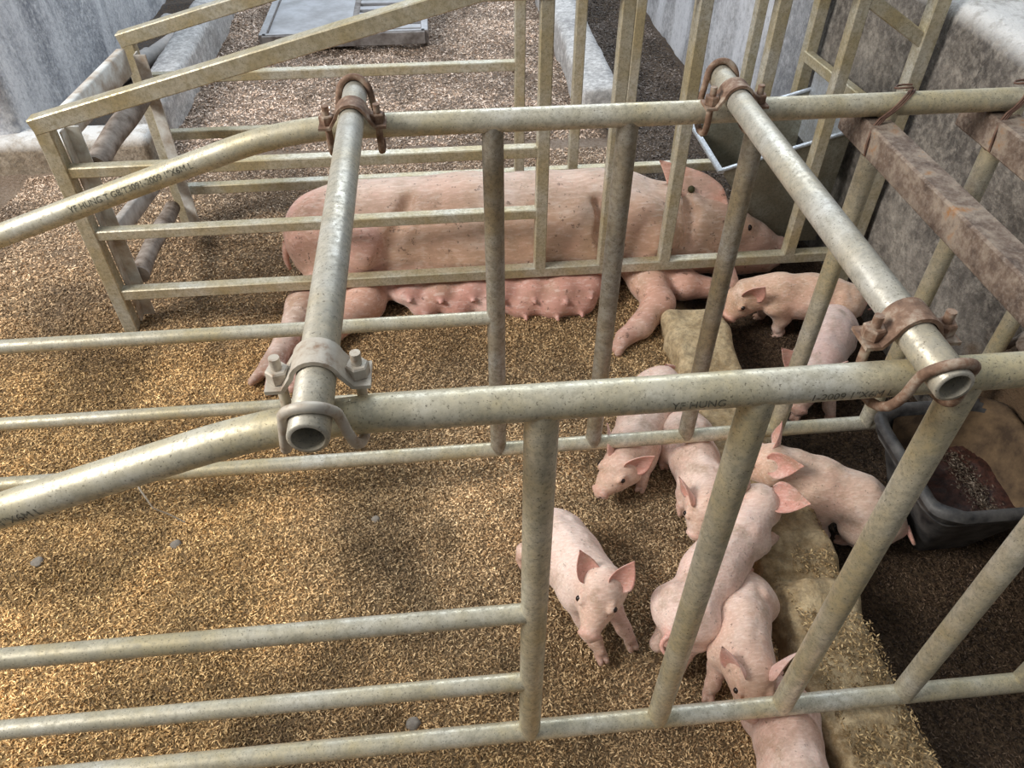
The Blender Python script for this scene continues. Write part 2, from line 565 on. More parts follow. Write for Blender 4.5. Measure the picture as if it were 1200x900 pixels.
V, F = rough_block(1.14, 1.50, -0.3, 2.30, -0.12, 0.775, 0.03, 0.010, 7, 3, 0.035)
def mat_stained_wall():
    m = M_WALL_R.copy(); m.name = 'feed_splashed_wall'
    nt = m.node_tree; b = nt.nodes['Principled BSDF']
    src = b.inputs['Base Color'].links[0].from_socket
    g = nt.nodes.new('ShaderNodeNewGeometry'); n = nt.nodes.new('ShaderNodeTexNoise'); n.inputs['Scale'].default_value = 14; n.inputs['Detail'].default_value = 5
    nt.links.new(g.outputs['Position'], n.inputs['Vector'])
    v = nt.nodes.new('ShaderNodeVectorMath'); v.operation = 'MULTIPLY_ADD'
    v.inputs[1].default_value = (0, 1 / 0.34, 1 / 0.30); v.inputs[2].default_value = (0, -0.86 / 0.34, -0.10 / 0.30)
    nt.links.new(g.outputs['Position'], v.inputs[0])
    ln = nt.nodes.new('ShaderNodeVectorMath'); ln.operation = 'LENGTH'; nt.links.new(v.outputs[0], ln.inputs[0])
    ad = nt.nodes.new('ShaderNodeMath'); ad.operation = 'ADD'; nt.links.new(ln.outputs['Value'], ad.inputs[0]); nt.links.new(n.outputs['Fac'], ad.inputs[1])
    rp = nt.nodes.new('ShaderNodeMapRange'); rp.inputs['From Min'].default_value = 1.55; rp.inputs['From Max'].default_value = 1.25; nt.links.new(ad.outputs[0], rp.inputs['Value'])
    mx = nt.nodes.new('ShaderNodeMix'); mx.data_type = 'RGBA'
    nt.links.new(rp.outputs['Result'], mx.inputs[0]); nt.links.new(src, mx.inputs[6]); mx.inputs[7].default_value = (0.115, 0.070, 0.036, 1)
    nt.links.new(mx.outputs[2], b.inputs['Base Color'])
    return m


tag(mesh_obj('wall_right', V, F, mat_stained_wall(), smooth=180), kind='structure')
V, F = rough_block(1.155, 1.50, 2.30, 7.6, -0.12, 0.775, 0.045, 0.008, 6, 5, 0.02)
tag(mesh_obj('wall_right.001', V, F, M_WALL_RF, smooth=180), kind='structure')
V, F = rough_block(-1.75, -1.50, 2.72, 7.6, -0.15, 1.5, 0.06, 0.008, 5, 7, 0.02)
tag(mesh_obj('wall_left', V, F, M_WALL_L, smooth=180), kind='structure')
V, F = rough_block(-2.6, 1.6, 7.6, 7.8, -0.15, 1.5, 0.12, 0.008, 5, 8, 0.02)
tag(mesh_obj('wall_back', V, F, M_WALL_L, smooth=180), kind='structure')

# low masonry curbs that edge the bedding
def curb_top(V):
    y = V[:, 1]
    dip = 0.028 * np.exp(-((y - 0.725) / 0.022) ** 2) + 0.03 * np.exp(-((y - 0.93) / 0.03) ** 2)
    return -dip - 0.012 * np.clip((y - 0.75) / 0.1, 0, 1) + 0.004 * np.sin(y * 23)


V, F = rough_block(CURB_X0, CURB_X1, 0.20, 1.56, -0.12, 0.082, 0.008, 0.016, 13, 11, 0.030, curb_top)
tag(mesh_obj('trim_1', V, F, M_CURB, smooth=180), kind='structure')
V, F = rough_block(0.545, 0.69, 2.80, 7.6, -0.12, 0.145, 0.03, 0.010, 9, 13, 0.018)
tag(mesh_obj('trim_2', V, F, M_CURB_W, smooth=180), kind='structure')
V, F = rough_block(-1.155, -1.03, 2.85, 7.6, -0.12, 0.15, 0.03, 0.010, 9, 15, 0.018)
tag(mesh_obj('trim_3', V, F, M_CURB_W, smooth=180), kind='structure')
V, F = rough_block(-1.72, -1.05, 2.64, 2.78, -0.12, 0.105, 0.025, 0.012, 9, 17, 0.02)
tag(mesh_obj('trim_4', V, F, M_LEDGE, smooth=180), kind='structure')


# ------------------------------------------------------------------ rice husk bedding (uncountable)
def husks(n, x, y, z, length, col, tilt=0.45):
    yaw = rng.uniform(0, 2 * np.pi, n)
    pit = rng.normal(0, tilt, n)
    rol = rng.normal(0, 0.8, n)
    L = length * rng.uniform(0.7, 1.25, n)
    d = np.stack([np.cos(yaw) * np.cos(pit), np.sin(yaw) * np.cos(pit), np.sin(pit)], 1)
    s0 = np.stack([-np.sin(yaw), np.cos(yaw), np.zeros(n)], 1)
    u0 = np.cross(d, s0)
    s = s0 * np.cos(rol)[:, None] + u0 * np.sin(rol)[:, None]
    u = np.cross(d, s)
    c = np.stack([x, y, z], 1)
    L = L[:, None]
    verts = np.empty((n, 5, 3))
    verts[:, 0] = c - d * L * 0.5 - u * L * 0.06
    verts[:, 1] = c + d * L * 0.5 - u * L * 0.06
    verts[:, 2] = c + s * L * 0.15 - u * L * 0.04
    verts[:, 3] = c - s * L * 0.15 - u * L * 0.04
    verts[:, 4] = c + u * L * 0.11
    f = np.array([[0, 3, 4], [3, 1, 4], [1, 2, 4], [2, 0, 4]])
    F = (f[None] + (np.arange(n) * 5)[:, None, None]).reshape(-1, 3)
    return verts.reshape(-1, 3), F, np.repeat(col, 5, 0)


def scatter(n, x0, x1, y0, y1, length, keep=None, lift=0.0):
    x = rng.uniform(x0, x1, n); y = rng.uniform(y0, y1, n)
    if keep is not None:
        k = keep(x, y); x, y = x[k], y[k]
    return x, y, ground_h(x, y) + rng.uniform(-0.001, 0.0045, len(x)) + lift


def bedding():
    parts = []
    for (n, a, b, c, d, L) in ((200000, -1.15, 0.55, 0.12, 1.05, 0.0085), (140000, -1.40, 0.56, 1.0, 1.75, 0.0095),
                               (70000, -1.48, 0.62, 1.7, 2.62, 0.012), (60000, -1.05, 0.62, 2.7, 4.9, 0.017)):
        x, y, z = scatter(n, a, b, c, d, L)
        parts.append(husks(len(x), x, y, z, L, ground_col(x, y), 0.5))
    # husks that lie on the curb top
    n = 9000
    x = rng.uniform(CURB_X0 + 0.025, CURB_X1 - 0.01, n); y = rng.uniform(0.25, 1.45, n)
    w = fbm(np.stack([x * 6, y * 6, x * 0], 1), 44)
    k = (w + 0.75 * np.exp(-((y - 0.42) / 0.22) ** 2) + 0.25 * (x - 0.6) / 0.1 > 0.10)
    x, y = x[k], y[k]
    V0 = np.stack([x, y, np.full_like(x, 0.082)], 1)
    z = 0.0845 + curb_top(V0) + rng.uniform(-0.002, 0.002, len(x))
    gc = np.tile(np.array([0.46, 0.33, 0.17]), (len(x), 1))
    parts.append(husks(len(x), x, y, z, 0.008, gc, 0.2))
    V = np.concatenate([p[0] for p in parts]); C = np.concatenate([p[2] for p in parts])
    off, F = 0, []
    for p in parts:
        F.append(p[1] + off); off += len(p[0])
    o = mesh_obj('rice_husk_bedding', V, np.concatenate(F), M_HUSK, smooth=0, color=C)
    tag(o, 'loose golden brown rice husks spread over the pen floor', 'bedding', kind='stuff')
    x, y, z = scatter(42000, 0.70, 1.13, 0.2, 1.9, 0.008)
    x2, y2, z2 = scatter(16000, 0.70, 1.13, 1.9, 4.6, 0.014)
    col = ground_col(x, y) * 1.15
    a = husks(len(x), x, y, z, 0.008, col, 0.4)
    b = husks(len(x2), x2, y2, z2, 0.016, ground_col(x2, y2), 0.4)
    # husks dropped into the tub along its wall side
    n = 900
    x3 = 1.015 + rng.normal(0, 0.014, n); y3 = rng.uniform(0.80, 0.96, n)
    e = husks(n, x3, y3, np.full(n, 0.112) + rng.uniform(-0.004, 0.004, n), 0.008, np.tile([0.13, 0.10, 0.075], (n, 1)), 0.3)
    o = mesh_obj('soiled_husk_bedding', np.concatenate([a[0], b[0], e[0]]), np.concatenate([a[1], b[1] + len(a[0]), e[1] + len(a[0]) + len(b[0])]), M_HUSK, smooth=0, color=np.concatenate([a[2], b[2], e[2]]))
    tag(o, 'dark damp husks between the curb and the right wall', 'bedding', kind='stuff')


bedding()


# ------------------------------------------------------------------ round-pipe farrowing crate (nearest the camera)
Y_NEAR, Y_MID, Z_TOP, R_TOP = 0.470, 1.048, 0.833, 0.0170


def bend_path(y, x_start, xk, slope, x_end):
    """top rail: level to the right, curving down to the left"""
    pts, z = [], Z_TOP
    x0 = xk - 0.10; x1 = xk + 0.08
    pts.append((x_start, y, Z_TOP - slope * ((x0 + x1) / 2 - x_start)))
    for i in range(11):
        t = i / 10
        x = x0 + (x1 - x0) * t
        zz = Z_TOP - slope * (x1 - x0) / 2 * (1 - t) ** 2
        pts.append((x, y, zz))
    pts.append((x_end, y, Z_TOP))
    return pts


def stamp(text, size, a, b, start, r, angle, parent):
    """printing that follows the round of the pipe; a,b = pipe axis, start = distance along it"""
    cu = bpy.data.curves.new('stamp', 'FONT')
    cu.body = text; cu.size = size; cu.extrude = 0
    to = bpy.data.objects.new('stamp_tmp', cu)
    link(to)
    bpy.context.view_layer.update()
    me = bpy.data.meshes.new_from_object(to)
    V = np.array([v.co[:] for v in me.vertices]); F = [tuple(p.vertices) for p in me.polygons]
    bpy.data.objects.remove(to); bpy.data.meshes.remove(me); bpy.data.curves.remove(cu)
    a, b = np.array(a, float), np.array(b, float)
    t = (b - a) / np.linalg.norm(b - a)
    n0 = np.array([0, -1.0, 0]); n0 = n0 - t * (n0 @ t); n0 /= np.linalg.norm(n0)
    u0 = np.cross(t, n0); u0 = -u0 if u0[2] < 0 else u0
    th = angle + V[:, 1] / r
    R = r + 0.0005
    W = a + np.outer(start + V[:, 0], t) + R * (np.outer(np.cos(th), n0) + np.outer(np.sin(th), u0))
    o = mesh_obj('stamped_print', W, F, M_INK, parent, smooth=0)
    o['label'] = 'dark printed pipe stamp'
    return o


def clamp(parent, x, yr, side, rusty, off=0.026, loop=0.034):
    """U-bolt with saddle strap holding the spreader tube on a rail; side=+1: saddle on the far side"""
    zs = Z_TOP + R_TOP * 2 + 0.0005
    m = M_CLAMP if rusty else M_CLAMPG
    ys = yr + side * off
    root_v = []
    # saddle strap
    prof, R = [], R_TOP + 0.0035
    for dx in (-0.045, -0.030): prof.append((dx, zs - 0.010))
    for k in range(11):
        a = math.pi * (0.93 - 0.86 * k / 10)
        prof.append((R * math.cos(a), zs + R * math.sin(a)))
    for dx in (0.030, 0.045): prof.append((dx, zs - 0.010))
    Vv, Ff = [], []
    hw = 0.016
    nrm = []
    for i, (px, pz) in enumerate(prof):
        q0 = prof[max(i - 1, 0)]; q1 = prof[min(i + 1, len(prof) - 1)]
        tx, tz = q1[0] - q0[0], q1[1] - q0[1]
        l = math.hypot(tx, tz); nrm.append((-tz / l, tx / l))
    for (px, pz), (nx, nz) in zip(prof, nrm):
        for dy, th in ((-hw, -0.002), (hw, -0.002), (hw, 0.002), (-hw, 0.002)):
            Vv.append((x + px + nx * th, ys + dy, pz + nz * th))
    n = len(prof)
    for i in range(n - 1):
        for k in range(4):
            Ff.append((i * 4 + k, i * 4 + (k + 1) % 4, (i + 1) * 4 + (k + 1) % 4, (i + 1) * 4 + k)[::-1])
    Ff.append((0, 1, 2, 3)); Ff.append((4 * n - 1, 4 * n - 2, 4 * n - 3, 4 * n - 4))
    cl = mesh_obj('clamp', Vv, Ff, m, parent, smooth=50)
    cl['label'] = 'rust-brown clamp strap' if rusty else 'zinc-grey clamp strap'
    # U bolt: down both bolts, under the rail and up over the tube on the other side
    bx, rb = 0.034, 0.0048
    yo = yr - side * (loop - 0.006)
    zt = zs + R_TOP + rb
    half = [(bx, ys, zs + 0.016), (bx, ys, zs - 0.02), (bx, ys - side * 0.001, Z_TOP - 0.008), (bx, ys - side * 0.008, Z_TOP - 0.023), (bx, yr, Z_TOP - 0.027),
            (bx * 0.92, yo + side * 0.006, Z_TOP - 0.016), (bx * 0.8, yo - side * 0.004, Z_TOP + 0.004)]
    arc = []
    for k in range(9):
        a = math.pi * (k / 8)
        arc.append(((R_TOP + rb) * 1.02 * math.cos(a), yo - side * (0.006 + 0.010 * math.sin(a)), zs + (R_TOP + rb) * math.sin(a)))
    path = half + arc + [(-p[0], p[1], p[2]) for p in reversed(half)]
    path = [(x + p[0], p[1], p[2]) for p in path]
    P = path
    for _ in range(1):                                   # round the corners once
        Q = [P[0]]
        for i in range(len(P) - 1):
            a, b = Vector(P[i]), Vector(P[i + 1])
            Q += [tuple(a.lerp(b, 0.25)), tuple(a.lerp(b, 0.75))]
        P = Q + [P[-1]]
    mesh_obj('u_bolt', *tube(P, rb, 10), m, cl, smooth=60)
    for s in (-1, 1):
        cx, cy, cz = x + s * bx, ys, zs - 0.0075
        Vn, Fn = [], []
        for zz, rr in ((cz, 0.0105), (cz + 0.010, 0.0105), (cz + 0.0115, 0.009)):
            for k in range(6):
                a = math.pi / 3 * k + 0.3
                Vn.append((cx + rr * math.cos(a), cy + rr * math.sin(a), zz))
        for i in range(2):
            for k in range(6):
                Fn.append((i * 6 + k, i * 6 + (k + 1) % 6, (i + 1) * 6 + (k + 1) % 6, (i + 1) * 6 + k))
        Fn.append(tuple(range(5, -1, -1))); Fn.append(tuple(range(12, 18)))
        mesh_obj('nut', Vn, Fn, M_CLAMP if rusty else M_CLAMPG, cl, smooth=30)


def round_crate():
    c = thing('farrowing_crate', (0.2, 0.76, 0.0), 'round-pipe farrowing crate with bolted cross tubes, nearest the camera', 'farrowing crate')
    near = bend_path(Y_NEAR, -1.06, -0.14, 0.335, 1.136)
    mid = bend_path(Y_MID, -1.06, -0.21, 0.325, 1.136)
    mesh_obj('top_rail', *tube(near, R_TOP, 24), M_PIPE, c, smooth=60)
    mesh_obj('top_rail', *tube(mid, R_TOP, 24), M_PIPE, c, smooth=60)
    xs = (0.072, 0.272, 0.470, 0.668, 0.868, 1.074)
    for y in (Y_NEAR, Y_MID):
        ru = 0.0163
        mesh_obj('bottom_rail', *tube([(-1.05, y, 0.122), (1.136, y, 0.122)], 0.0155, 18), M_PIPE, c, smooth=60)
        for z in (0.472, 0.290):
            mesh_obj('side_rail', *tube([(-1.05, y, z), (0.072 - 0.006, y, z)], 0.0125, 16), M_PIPE, c, smooth=60)
        ze = (near if y == Y_NEAR else mid)[0][2] + 0.004
        mesh_obj('upright', *tube([(-1.05, y, 0.0), (-1.05, y, 0.2), (-1.05, y, ze)], ru, 18), M_PIPE, c, smooth=60)
        for i, x in enumerate(xs):
            mesh_obj('upright', *tube([(x, y, 0.122), (x, y, 0.45), (x, y, Z_TOP - 0.006)], ru, 18), M_BARD if y == Y_MID and i < 3 else M_PIPE, c, smooth=60)
    mesh_obj('lock_pin', *tube([(-0.52, Y_NEAR, 0.742), (-0.447, Y_NEAR, 0.708)], 0.0065, 12), M_PIPE, c, smooth=60)
    zs = Z_TOP + 2 * R_TOP + 0.0005
    for x in (-0.121, 0.414):
        t = mesh_obj('spreader_tube', *pipe_open((x, 0.412 if x < 0 else 0.420, zs), (x, 1.092 if x < 0 else 1.108, zs), R_TOP, R_TOP - 0.0038), M_PIPE2, c, smooth=60)
    clamp(c, -0.121, Y_NEAR, 1, False, 0.024, 0.034)
    clamp(c, -0.121, Y_MID, -1, True, 0.046, 0.026)
    clamp(c, 0.414, Y_NEAR, 1, True, 0.030, 0.034)
    clamp(c, 0.414, Y_MID, -1, True, 0.034, 0.034)
    # stamps
    sl = Vector((1, 0, 0.325)).normalized()
    a = Vector((-0.560, Y_MID, Z_TOP - 0.325 * (-0.22 + 0.560)))
    stamp('YF HUNG T GB/T3091-2009 1"X6M L', 0.0128, a, a + sl, 0.01, R_TOP, 0.05, c)
    stamp('YF HUNG', 0.0115, (0.17, Y_NEAR, Z_TOP), (1, Y_NEAR, Z_TOP), 0.015, R_TOP, -0.2, c)
    stamp('1-2009 1"X6M L', 0.0115, (0.30, Y_NEAR, Z_TOP), (1, Y_NEAR, Z_TOP), 0.012, R_TOP, -0.3, c)
    sl = Vector((1, 0, 0.335)).normalized()
    a = Vector((-0.50, Y_NEAR, Z_TOP - 0.335 * (-0.15 + 0.50)))
    stamp('1"X6M L', 0.0125, a, a + sl, 0.078, R_TOP, -0.25, c)
    return c


round_crate()


# ------------------------------------------------------------------ square-tube farrowing crate round the sow
def square_crate():
    c = thing('farrowing_crate.001', (0.1, 1.95, 0.0), 'square-tube farrowing crate standing round the lying sow', 'farrowing crate')
    w = 0.036
    for y, xl, ztop, dx in ((1.68, -0.872, 0.585, 0.0), (2.22, -0.838, 0.580, 0.0)):
        mid = y < 2
        slope = 0.250
        xk = -0.33 if mid else -0.30
        zk = ztop + slope * (xk - xl)
        mesh_obj('top_rail', *bar((xl - 0.018, y, ztop - 0.004), (xk, y, zk), w, w), M_SQ, c)
        mesh_obj('top_rail', *bar((xk - 0.006, y, zk - 0.0015), (0.10, y, zk + slope * (0.10 - xk)), w * 1.02, w * 1.02), M_SQ, c)
        mesh_obj('top_rail', *bar((0.095, y, zk + slope * (0.10 - xk) - 0.001), (1.10, y, zk + slope * (0.10 - xk) - 0.001), w, w), M_SQ, c)
        mesh_obj('corner_post', *bar((xl, y, 0.0), (xl, y, ztop - 0.012), w * 0.96, w * 0.96, (0, 1, 0)), M_SQ, c)
        sg = 1 if mid else -1
        mesh_obj('slide_channel', *cat([bar((xl + 0.021, y + sg * 0.030, 0.02), (xl + 0.021, y + sg * 0.030, ztop - 0.03), 0.004, 0.028, (0, 1, 0), 0.0008),
                                        bar((xl + 0.036, y + sg * 0.046, 0.02), (xl + 0.036, y + sg * 0.046, ztop - 0.03), 0.032, 0.004, (0, 1, 0), 0.0008)]), M_PAINTW, c)
        for z in (0.470, 0.303):
            mesh_obj('side_rail', *bar((xl + 0.016, y, z), (0.235, y, z), 0.028, 0.026), M_SQ, c)
        mesh_obj('bottom_rail', *bar((xl + 0.016, y, 0.125), (1.105, y, 0.125), 0.030, 0.030), M_SQ, c)
        for x in (0.235, 0.408, 0.575, 0.748, 0.925):
            zt = zk + slope * (0.10 - xk) - 0.018
            mesh_obj('upright', *bar((x, y, 0.138), (x, y, zt), 0.030, 0.030, (0, 1, 0)), M_SQ, c)
        mesh_obj('corner_post', *bar((1.103, y, 0.0), (1.103, y, 0.80), w, w, (0, 1, 0)), M_SQ, c)
    mesh_obj('brace', *bar((0.925, 1.68, 0.795), (1.103, 1.68, 0.690), 0.028, 0.030), M_SQ, c)
    mesh_obj('cross_bar', *bar((1.095, 1.69, 0.497), (1.095, 2.21, 0.470), 0.026, 0.030), M_SQ, c)
    return c


square_crate()


def slide_rail(name, label, catg, p, q, shape, mat, r=0.025, group='slide rails at the back end of the sow crate'):
    P = np.array(p); Q = np.array(q)
    if shape == 'log':
        pts = [P + (Q - P) * t + np.array([0, 0, 0.006 * math.sin(5 * t)]) for t in np.linspace(0, 1, 14)]
        rr = [r * (1 + 0.07 * math.sin(9 * t + r * 99)) for t in np.linspace(0, 1, 14)]
        V, F = tube([tuple(x) for x in pts], rr, 14)
    else:
        V, F = bar(p, q, shape[0], shape[1], (0, 0, 1), 0.004)
    o = mesh_obj(name, V, F, mat, smooth=50, loc=tuple((P + Q) / 2))
    return tag(o, label, catg)


slide_rail('wooden_board', 'white-painted chipped board, topmost slide rail at the crate end', 'board', (-0.845, 1.735, 0.560), (-0.845, 2.165, 0.535), (0.024, 0.070), M_PAINTW)
slide_rail('wooden_log', 'dark muddy log slid across crate end below the white board', 'log', (-0.825, 1.735, 0.450), (-0.822, 2.165, 0.452), 'log', M_LOG, 0.027)
slide_rail('wooden_board.001', 'pale grey board low across the crate end, between the logs', 'board', (-0.835, 1.735, 0.275), (-0.85, 2.165, 0.205), (0.024, 0.050), M_WOODG)
slide_rail('wooden_log.001', 'grey log low across crate end, lowest slide rail', 'log', (-0.825, 1.735, 0.140), (-0.850, 2.165, 0.100), 'log', M_LOG, 0.024)


# ------------------------------------------------------------------ sheet-metal sow trough
def steel_trough():
    c = thing('feed_trough', (0.93, 2.0, 0.03), 'galvanized sheet-metal feed trough in front of the sow\'s head', 'feed trough')
    a, b = 1.865, 2.150                 # near and far side plates
    lip, back = (0.765, 0.292), (1.108, 0.392)
    b0, b1 = (0.955, 0.05), (1.10, 0.05)

    def plate(y, th=0.005):
        P = [lip, back, b1, b0]
        V = [(x, y - th / 2, z) for x, z in P] + [(x, y + th / 2, z) for x, z in P]
        F = [(3, 2, 1, 0), (4, 5, 6, 7)] + [(k, (k + 1) % 4, 4 + (k + 1) % 4, 4 + k) for k in range(4)]
        return V, F
    mesh_obj('side_plate', *plate(a), M_SHEET, c, smooth=0)
    mesh_obj('side_plate', *plate(b), M_SHEET, c, smooth=0)
    mesh_obj('bowl', *cat([bar((lip[0], (a + b) / 2, lip[1]), (b0[0], (a + b) / 2, b0[1]), b - a, 0.005, (1, 0, 1), 0.001),
                           bar((b0[0] - 0.004, (a + b) / 2, b0[1]), (b1[0] + 0.004, (a + b) / 2, b1[1]), b - a, 0.005, (0, 0, 1), 0.001)]), M_SHEET, c, smooth=0)
    mesh_obj('back_plate', *bar((1.104, (a + b) / 2, 0.25), (1.104, (a + b) / 2, 0.462), b - a, 0.004, (1, 0, 0), 0.001), M_SHEETB, c, smooth=0)
    rim = [bar((lip[0] - 0.004, a - 0.006, lip[1]), (lip[0] - 0.004, b + 0.006, lip[1]), 0.018, 0.010),
           bar((lip[0], a, lip[1] + 0.003), (back[0], a, back[1] + 0.003), 0.014, 0.008),
           bar((lip[0], b, lip[1] + 0.003), (back[0], b, back[1] + 0.003), 0.014, 0.008)]
    mesh_obj('rim', *cat(rim), M_SHEETB, c, smooth=0)['label'] = 'bright bluish folded rim'


steel_trough()


# ------------------------------------------------------------------ black rubber feed tub
def rubber_tub():
    x0, x1, y0, y1 = 0.838, 1.122, 0.732, 1.025
    zr, zb = 0.200, -0.032
    c = thing('feed_tub', ((x0 + x1) / 2, (y0 + y1) / 2, zb), 'black rubber feed tub with rolled rim against the right wall', 'feed tub')

    def ring(inset, z, rc=0.055, n=8, jit=1.0):
        out = []
        q = inset * 0.55
        for (cx, cy, a0) in ((x1 - rc - q, y1 - rc - q, 0), (x0 + rc + q, y1 - rc - q, 90), (x0 + rc + q, y0 + rc + q, 180), (x1 - rc - q, y0 + rc + q, 270)):
            for k in range(n + 1):
                a = math.radians(a0 + 90 * k / n)
                r = max(rc - inset + q, 0.004)
                out.append((cx + math.cos(a) * r, cy + math.sin(a) * r, z + jit * 0.0025 * math.sin(5 * a + z * 60)))
        return out
    prof = [(0.085, zb), (0.060, 0.04), (0.036, 0.11), (0.026, 0.148), (0.012, 0.158), (0.014, 0.166), (0.004, 0.172), (0.002, 0.184), (-0.003, 0.190), (0.0, zr), (0.006, zr + 0.004), (0.015, zr + 0.003), (0.020, zr - 0.004), (0.024, 0.15), (0.060, 0.06), (0.080, -0.01)]
    V, F = [], []
    for ins, z in prof: V += ring(ins, z)
    m = len(ring(0, 0))
    for i in range(len(prof) - 1):
        for k in range(m):
            F.append((i * m + k, i * m + (k + 1) % m, (i + 1) * m + (k + 1) % m, (i + 1) * m + k))
    F.append(tuple(range(m - 1, -1, -1))); F.append(tuple((len(prof) - 1) * m + k for k in range(m)))
    mesh_obj('shell', V, F, M_RUBBER, c, smooth=50)
    # mash dried onto the inside of the tub, on the wall side
    rows = [(-0.0055, 0.196), (-0.003, 0.2035), (0.006, 0.2062), (0.015, 0.2052), (0.0205, 0.198), (0.0222, 0.188), (0.0255, 0.17), (0.030, 0.15), (0.041, 0.12), (0.053, 0.09), (0.066, 0.06), (0.074, 0.03)]
    V, F = [], []
    for ri, (ins, z) in enumerate(rows):
        r = ring(ins + (0.0025 if ri > 4 else 0.0), z, jit=0.3 if ri > 4 else 1.0)
        V += [r[k] for k in list(range(27 + 5, 36)) + list(range(0, 13))]
    mm = len(V) // len(rows)
    V = np.array(V)
    V[:, :2] += 0.0015 * np.stack([fbm(V * 40, 3), fbm(V * 40, 4)], 1)
    for i in range(len(rows) - 1):
        for k in range(mm - 1):
            if i < 5 and k > 8 + (i * 3) % 4: continue
            F.append((i * mm + k, i * mm + k + 1, (i + 1) * mm + k + 1, (i + 1) * mm + k))
    mesh_obj('dried_mash_crust', V, F, M_CRUST, c, smooth=180)
    g = 34
    V = []
    for i in range(g + 1):
        for j in range(g + 1):
            V.append((x0 + 0.046 + (x1 - x0 - 0.092) * i / g, y0 + 0.046 + (y1 - y0 - 0.092) * j / g, 0))
    V = np.array(V)
    V[:, 2] = 0.088 + 0.010 * fbm(V * 25, 71) + 0.02 * np.clip((V[:, 0] - 0.95) / 0.1, 0, 1)
    I = [(i * (g + 1) + j) for i in range(g) for j in range(g)]
    inside = lambda k: math.hypot(max(abs(V[k, 0] - (x0 + x1) / 2) - ((x1 - x0) / 2 - 0.046 - 0.045), 0), max(abs(V[k, 1] - (y0 + y1) / 2) - ((y1 - y0) / 2 - 0.046 - 0.045), 0)) < 0.047
    F = [(k, k + g + 1, k + g + 2, k + 1) for k in I if inside(k) and inside(k + g + 2)]
    tag(mesh_obj('wet_mash', V, F, M_FEED, smooth=180), 'dark reddish wet feed lying in the black tub', 'feed', kind='stuff')


rubber_tub()


# ------------------------------------------------------------------ rusty beams wired under the middle rail
def beam(name, xl, xr, y0, y1, zt, h, label):
    V, F = bar(((xl + xr) / 2, y0, zt - h / 2), ((xl + xr) / 2, y1, zt - h / 2), xr - xl, h, (0, 0, 1), 0.003)
    o = mesh_obj(name, V, F, M_RUST, loc=((xl + xr) / 2, (y0 + y1) / 2, zt - h))
    return tag(o, label, 'steel beam')


Z_BEAM = Z_TOP - R_TOP - 0.0005
beam('steel_beam', 0.630, 0.672, 0.30, 1.105, Z_BEAM, 0.046, 'rusty square steel beam wired under rail, left of the two')
beam('steel_beam.001', 0.828, 0.874, 0.30, 1.105, Z_BEAM, 0.048, 'rusty square steel beam at right edge, wired under the rail')


def wire_tie(name, x, label, lean, bw, bh):
    P = []
    y, r = Y_MID, 0.0195
    for w in range(3):
        o = w * 0.004
        P += [(x - bw + o, y - 0.045, Z_BEAM - bh * 0.9), (x - bw - 0.002 + o, y - 0.042, Z_BEAM - bh * 0.3), (x - bw + 0.010 + o, y - 0.028, Z_BEAM + 0.004), (x - 0.002 + lean * 0.3 + o, y - r, Z_TOP), (x + lean * 0.7 + o, y - 0.010, Z_TOP + r - 0.002),
              (x + lean + o, y + 0.006, Z_TOP + r), (x + lean + o, y + r, Z_TOP), (x + lean + o, y + r, Z_BEAM - 0.006), (x + o, y + 0.020, Z_BEAM - bh - 0.004), (x - bw * 0.6 + o, y - 0.02, Z_BEAM - bh - 0.004)]
    P += [(x + lean, y, Z_TOP + r + 0.004), (x + lean - 0.012, y - 0.012, Z_TOP + r + 0.010), (x + lean - 0.034, y - 0.006, Z_TOP + r + 0.006), (x + lean - 0.020, y + 0.010, Z_TOP + r + 0.005), (x + lean + 0.006, y + 0.004, Z_TOP + r + 0.007)]
    Q = [P[0]]
    for i in range(len(P) - 1):
        a, b = Vector(P[i]), Vector(P[i + 1]); Q += [tuple(a.lerp(b, 0.25)), tuple(a.lerp(b, 0.75))]
    o = mesh_obj(name, *tube(Q, 0.0016, 6), M_WIRE, smooth=60, loc=(x, y, Z_TOP))
    return tag(o, label, 'wire')


wire_tie('wire_tie', 0.652, 'twisted brown wire tying left rusty beam to the rail', 0.045, 0.024, 0.046)
wire_tie('wire_tie.001', 0.852, 'brown wire tying right rusty beam to the rail', 0.030, 0.026, 0.048)


# ------------------------------------------------------------------ far panel, pipe, clods and odds and ends
def floor_panel():
    x0, x1, y0, y1, z = -0.80, -0.055, 3.71, 4.50, 0.055
    c = thing('floor_panel', ((x0 + x1) / 2, (y0 + y1) / 2, z - 0.02), 'grey steel floor panel, half slatted, lying on the far bedding', 'floor panel')
    xm = -0.385
    mesh_obj('frame', *cat([bar((x0, y0, z), (x1, y0, z), 0.035, 0.055), bar((x0, y1, z), (x1, y1, z), 0.035, 0.055),
                            bar((x0, y0, z), (x0, y1, z), 0.035, 0.055), bar((x1, y0, z), (x1, y1, z), 0.035, 0.055), bar((xm, y0, z), (xm, y1, z), 0.030, 0.050)]), M_DARKM, c)
    mesh_obj('sheet', *bar(((x0 + xm) / 2, y0, z + 0.010), ((x0 + xm) / 2, y1, z + 0.010), xm - x0, 0.010), M_GRATE, c)
    for k in range(8):
        yy = y0 + 0.085 + k * 0.095
        mesh_obj('slat', *bar((xm, yy, z + 0.015), (x1, yy, z + 0.015), 0.048, 0.016), M_GRATE, c)
    # bright worn top edges of the frame
    mesh_obj('edge_strip', *cat([bar((x0, y0, z + 0.029), (x0, y1, z + 0.029), 0.030, 0.004, c=0.0008), bar((x1, y0, z + 0.029), (x1, y1, z + 0.029), 0.030, 0.004, c=0.0008), bar((x0, y0 + 0.008, z + 0.029), (x1, y0 + 0.008, z + 0.029), 0.016, 0.004, c=0.0008)]), M_GRATE, c)


floor_panel()


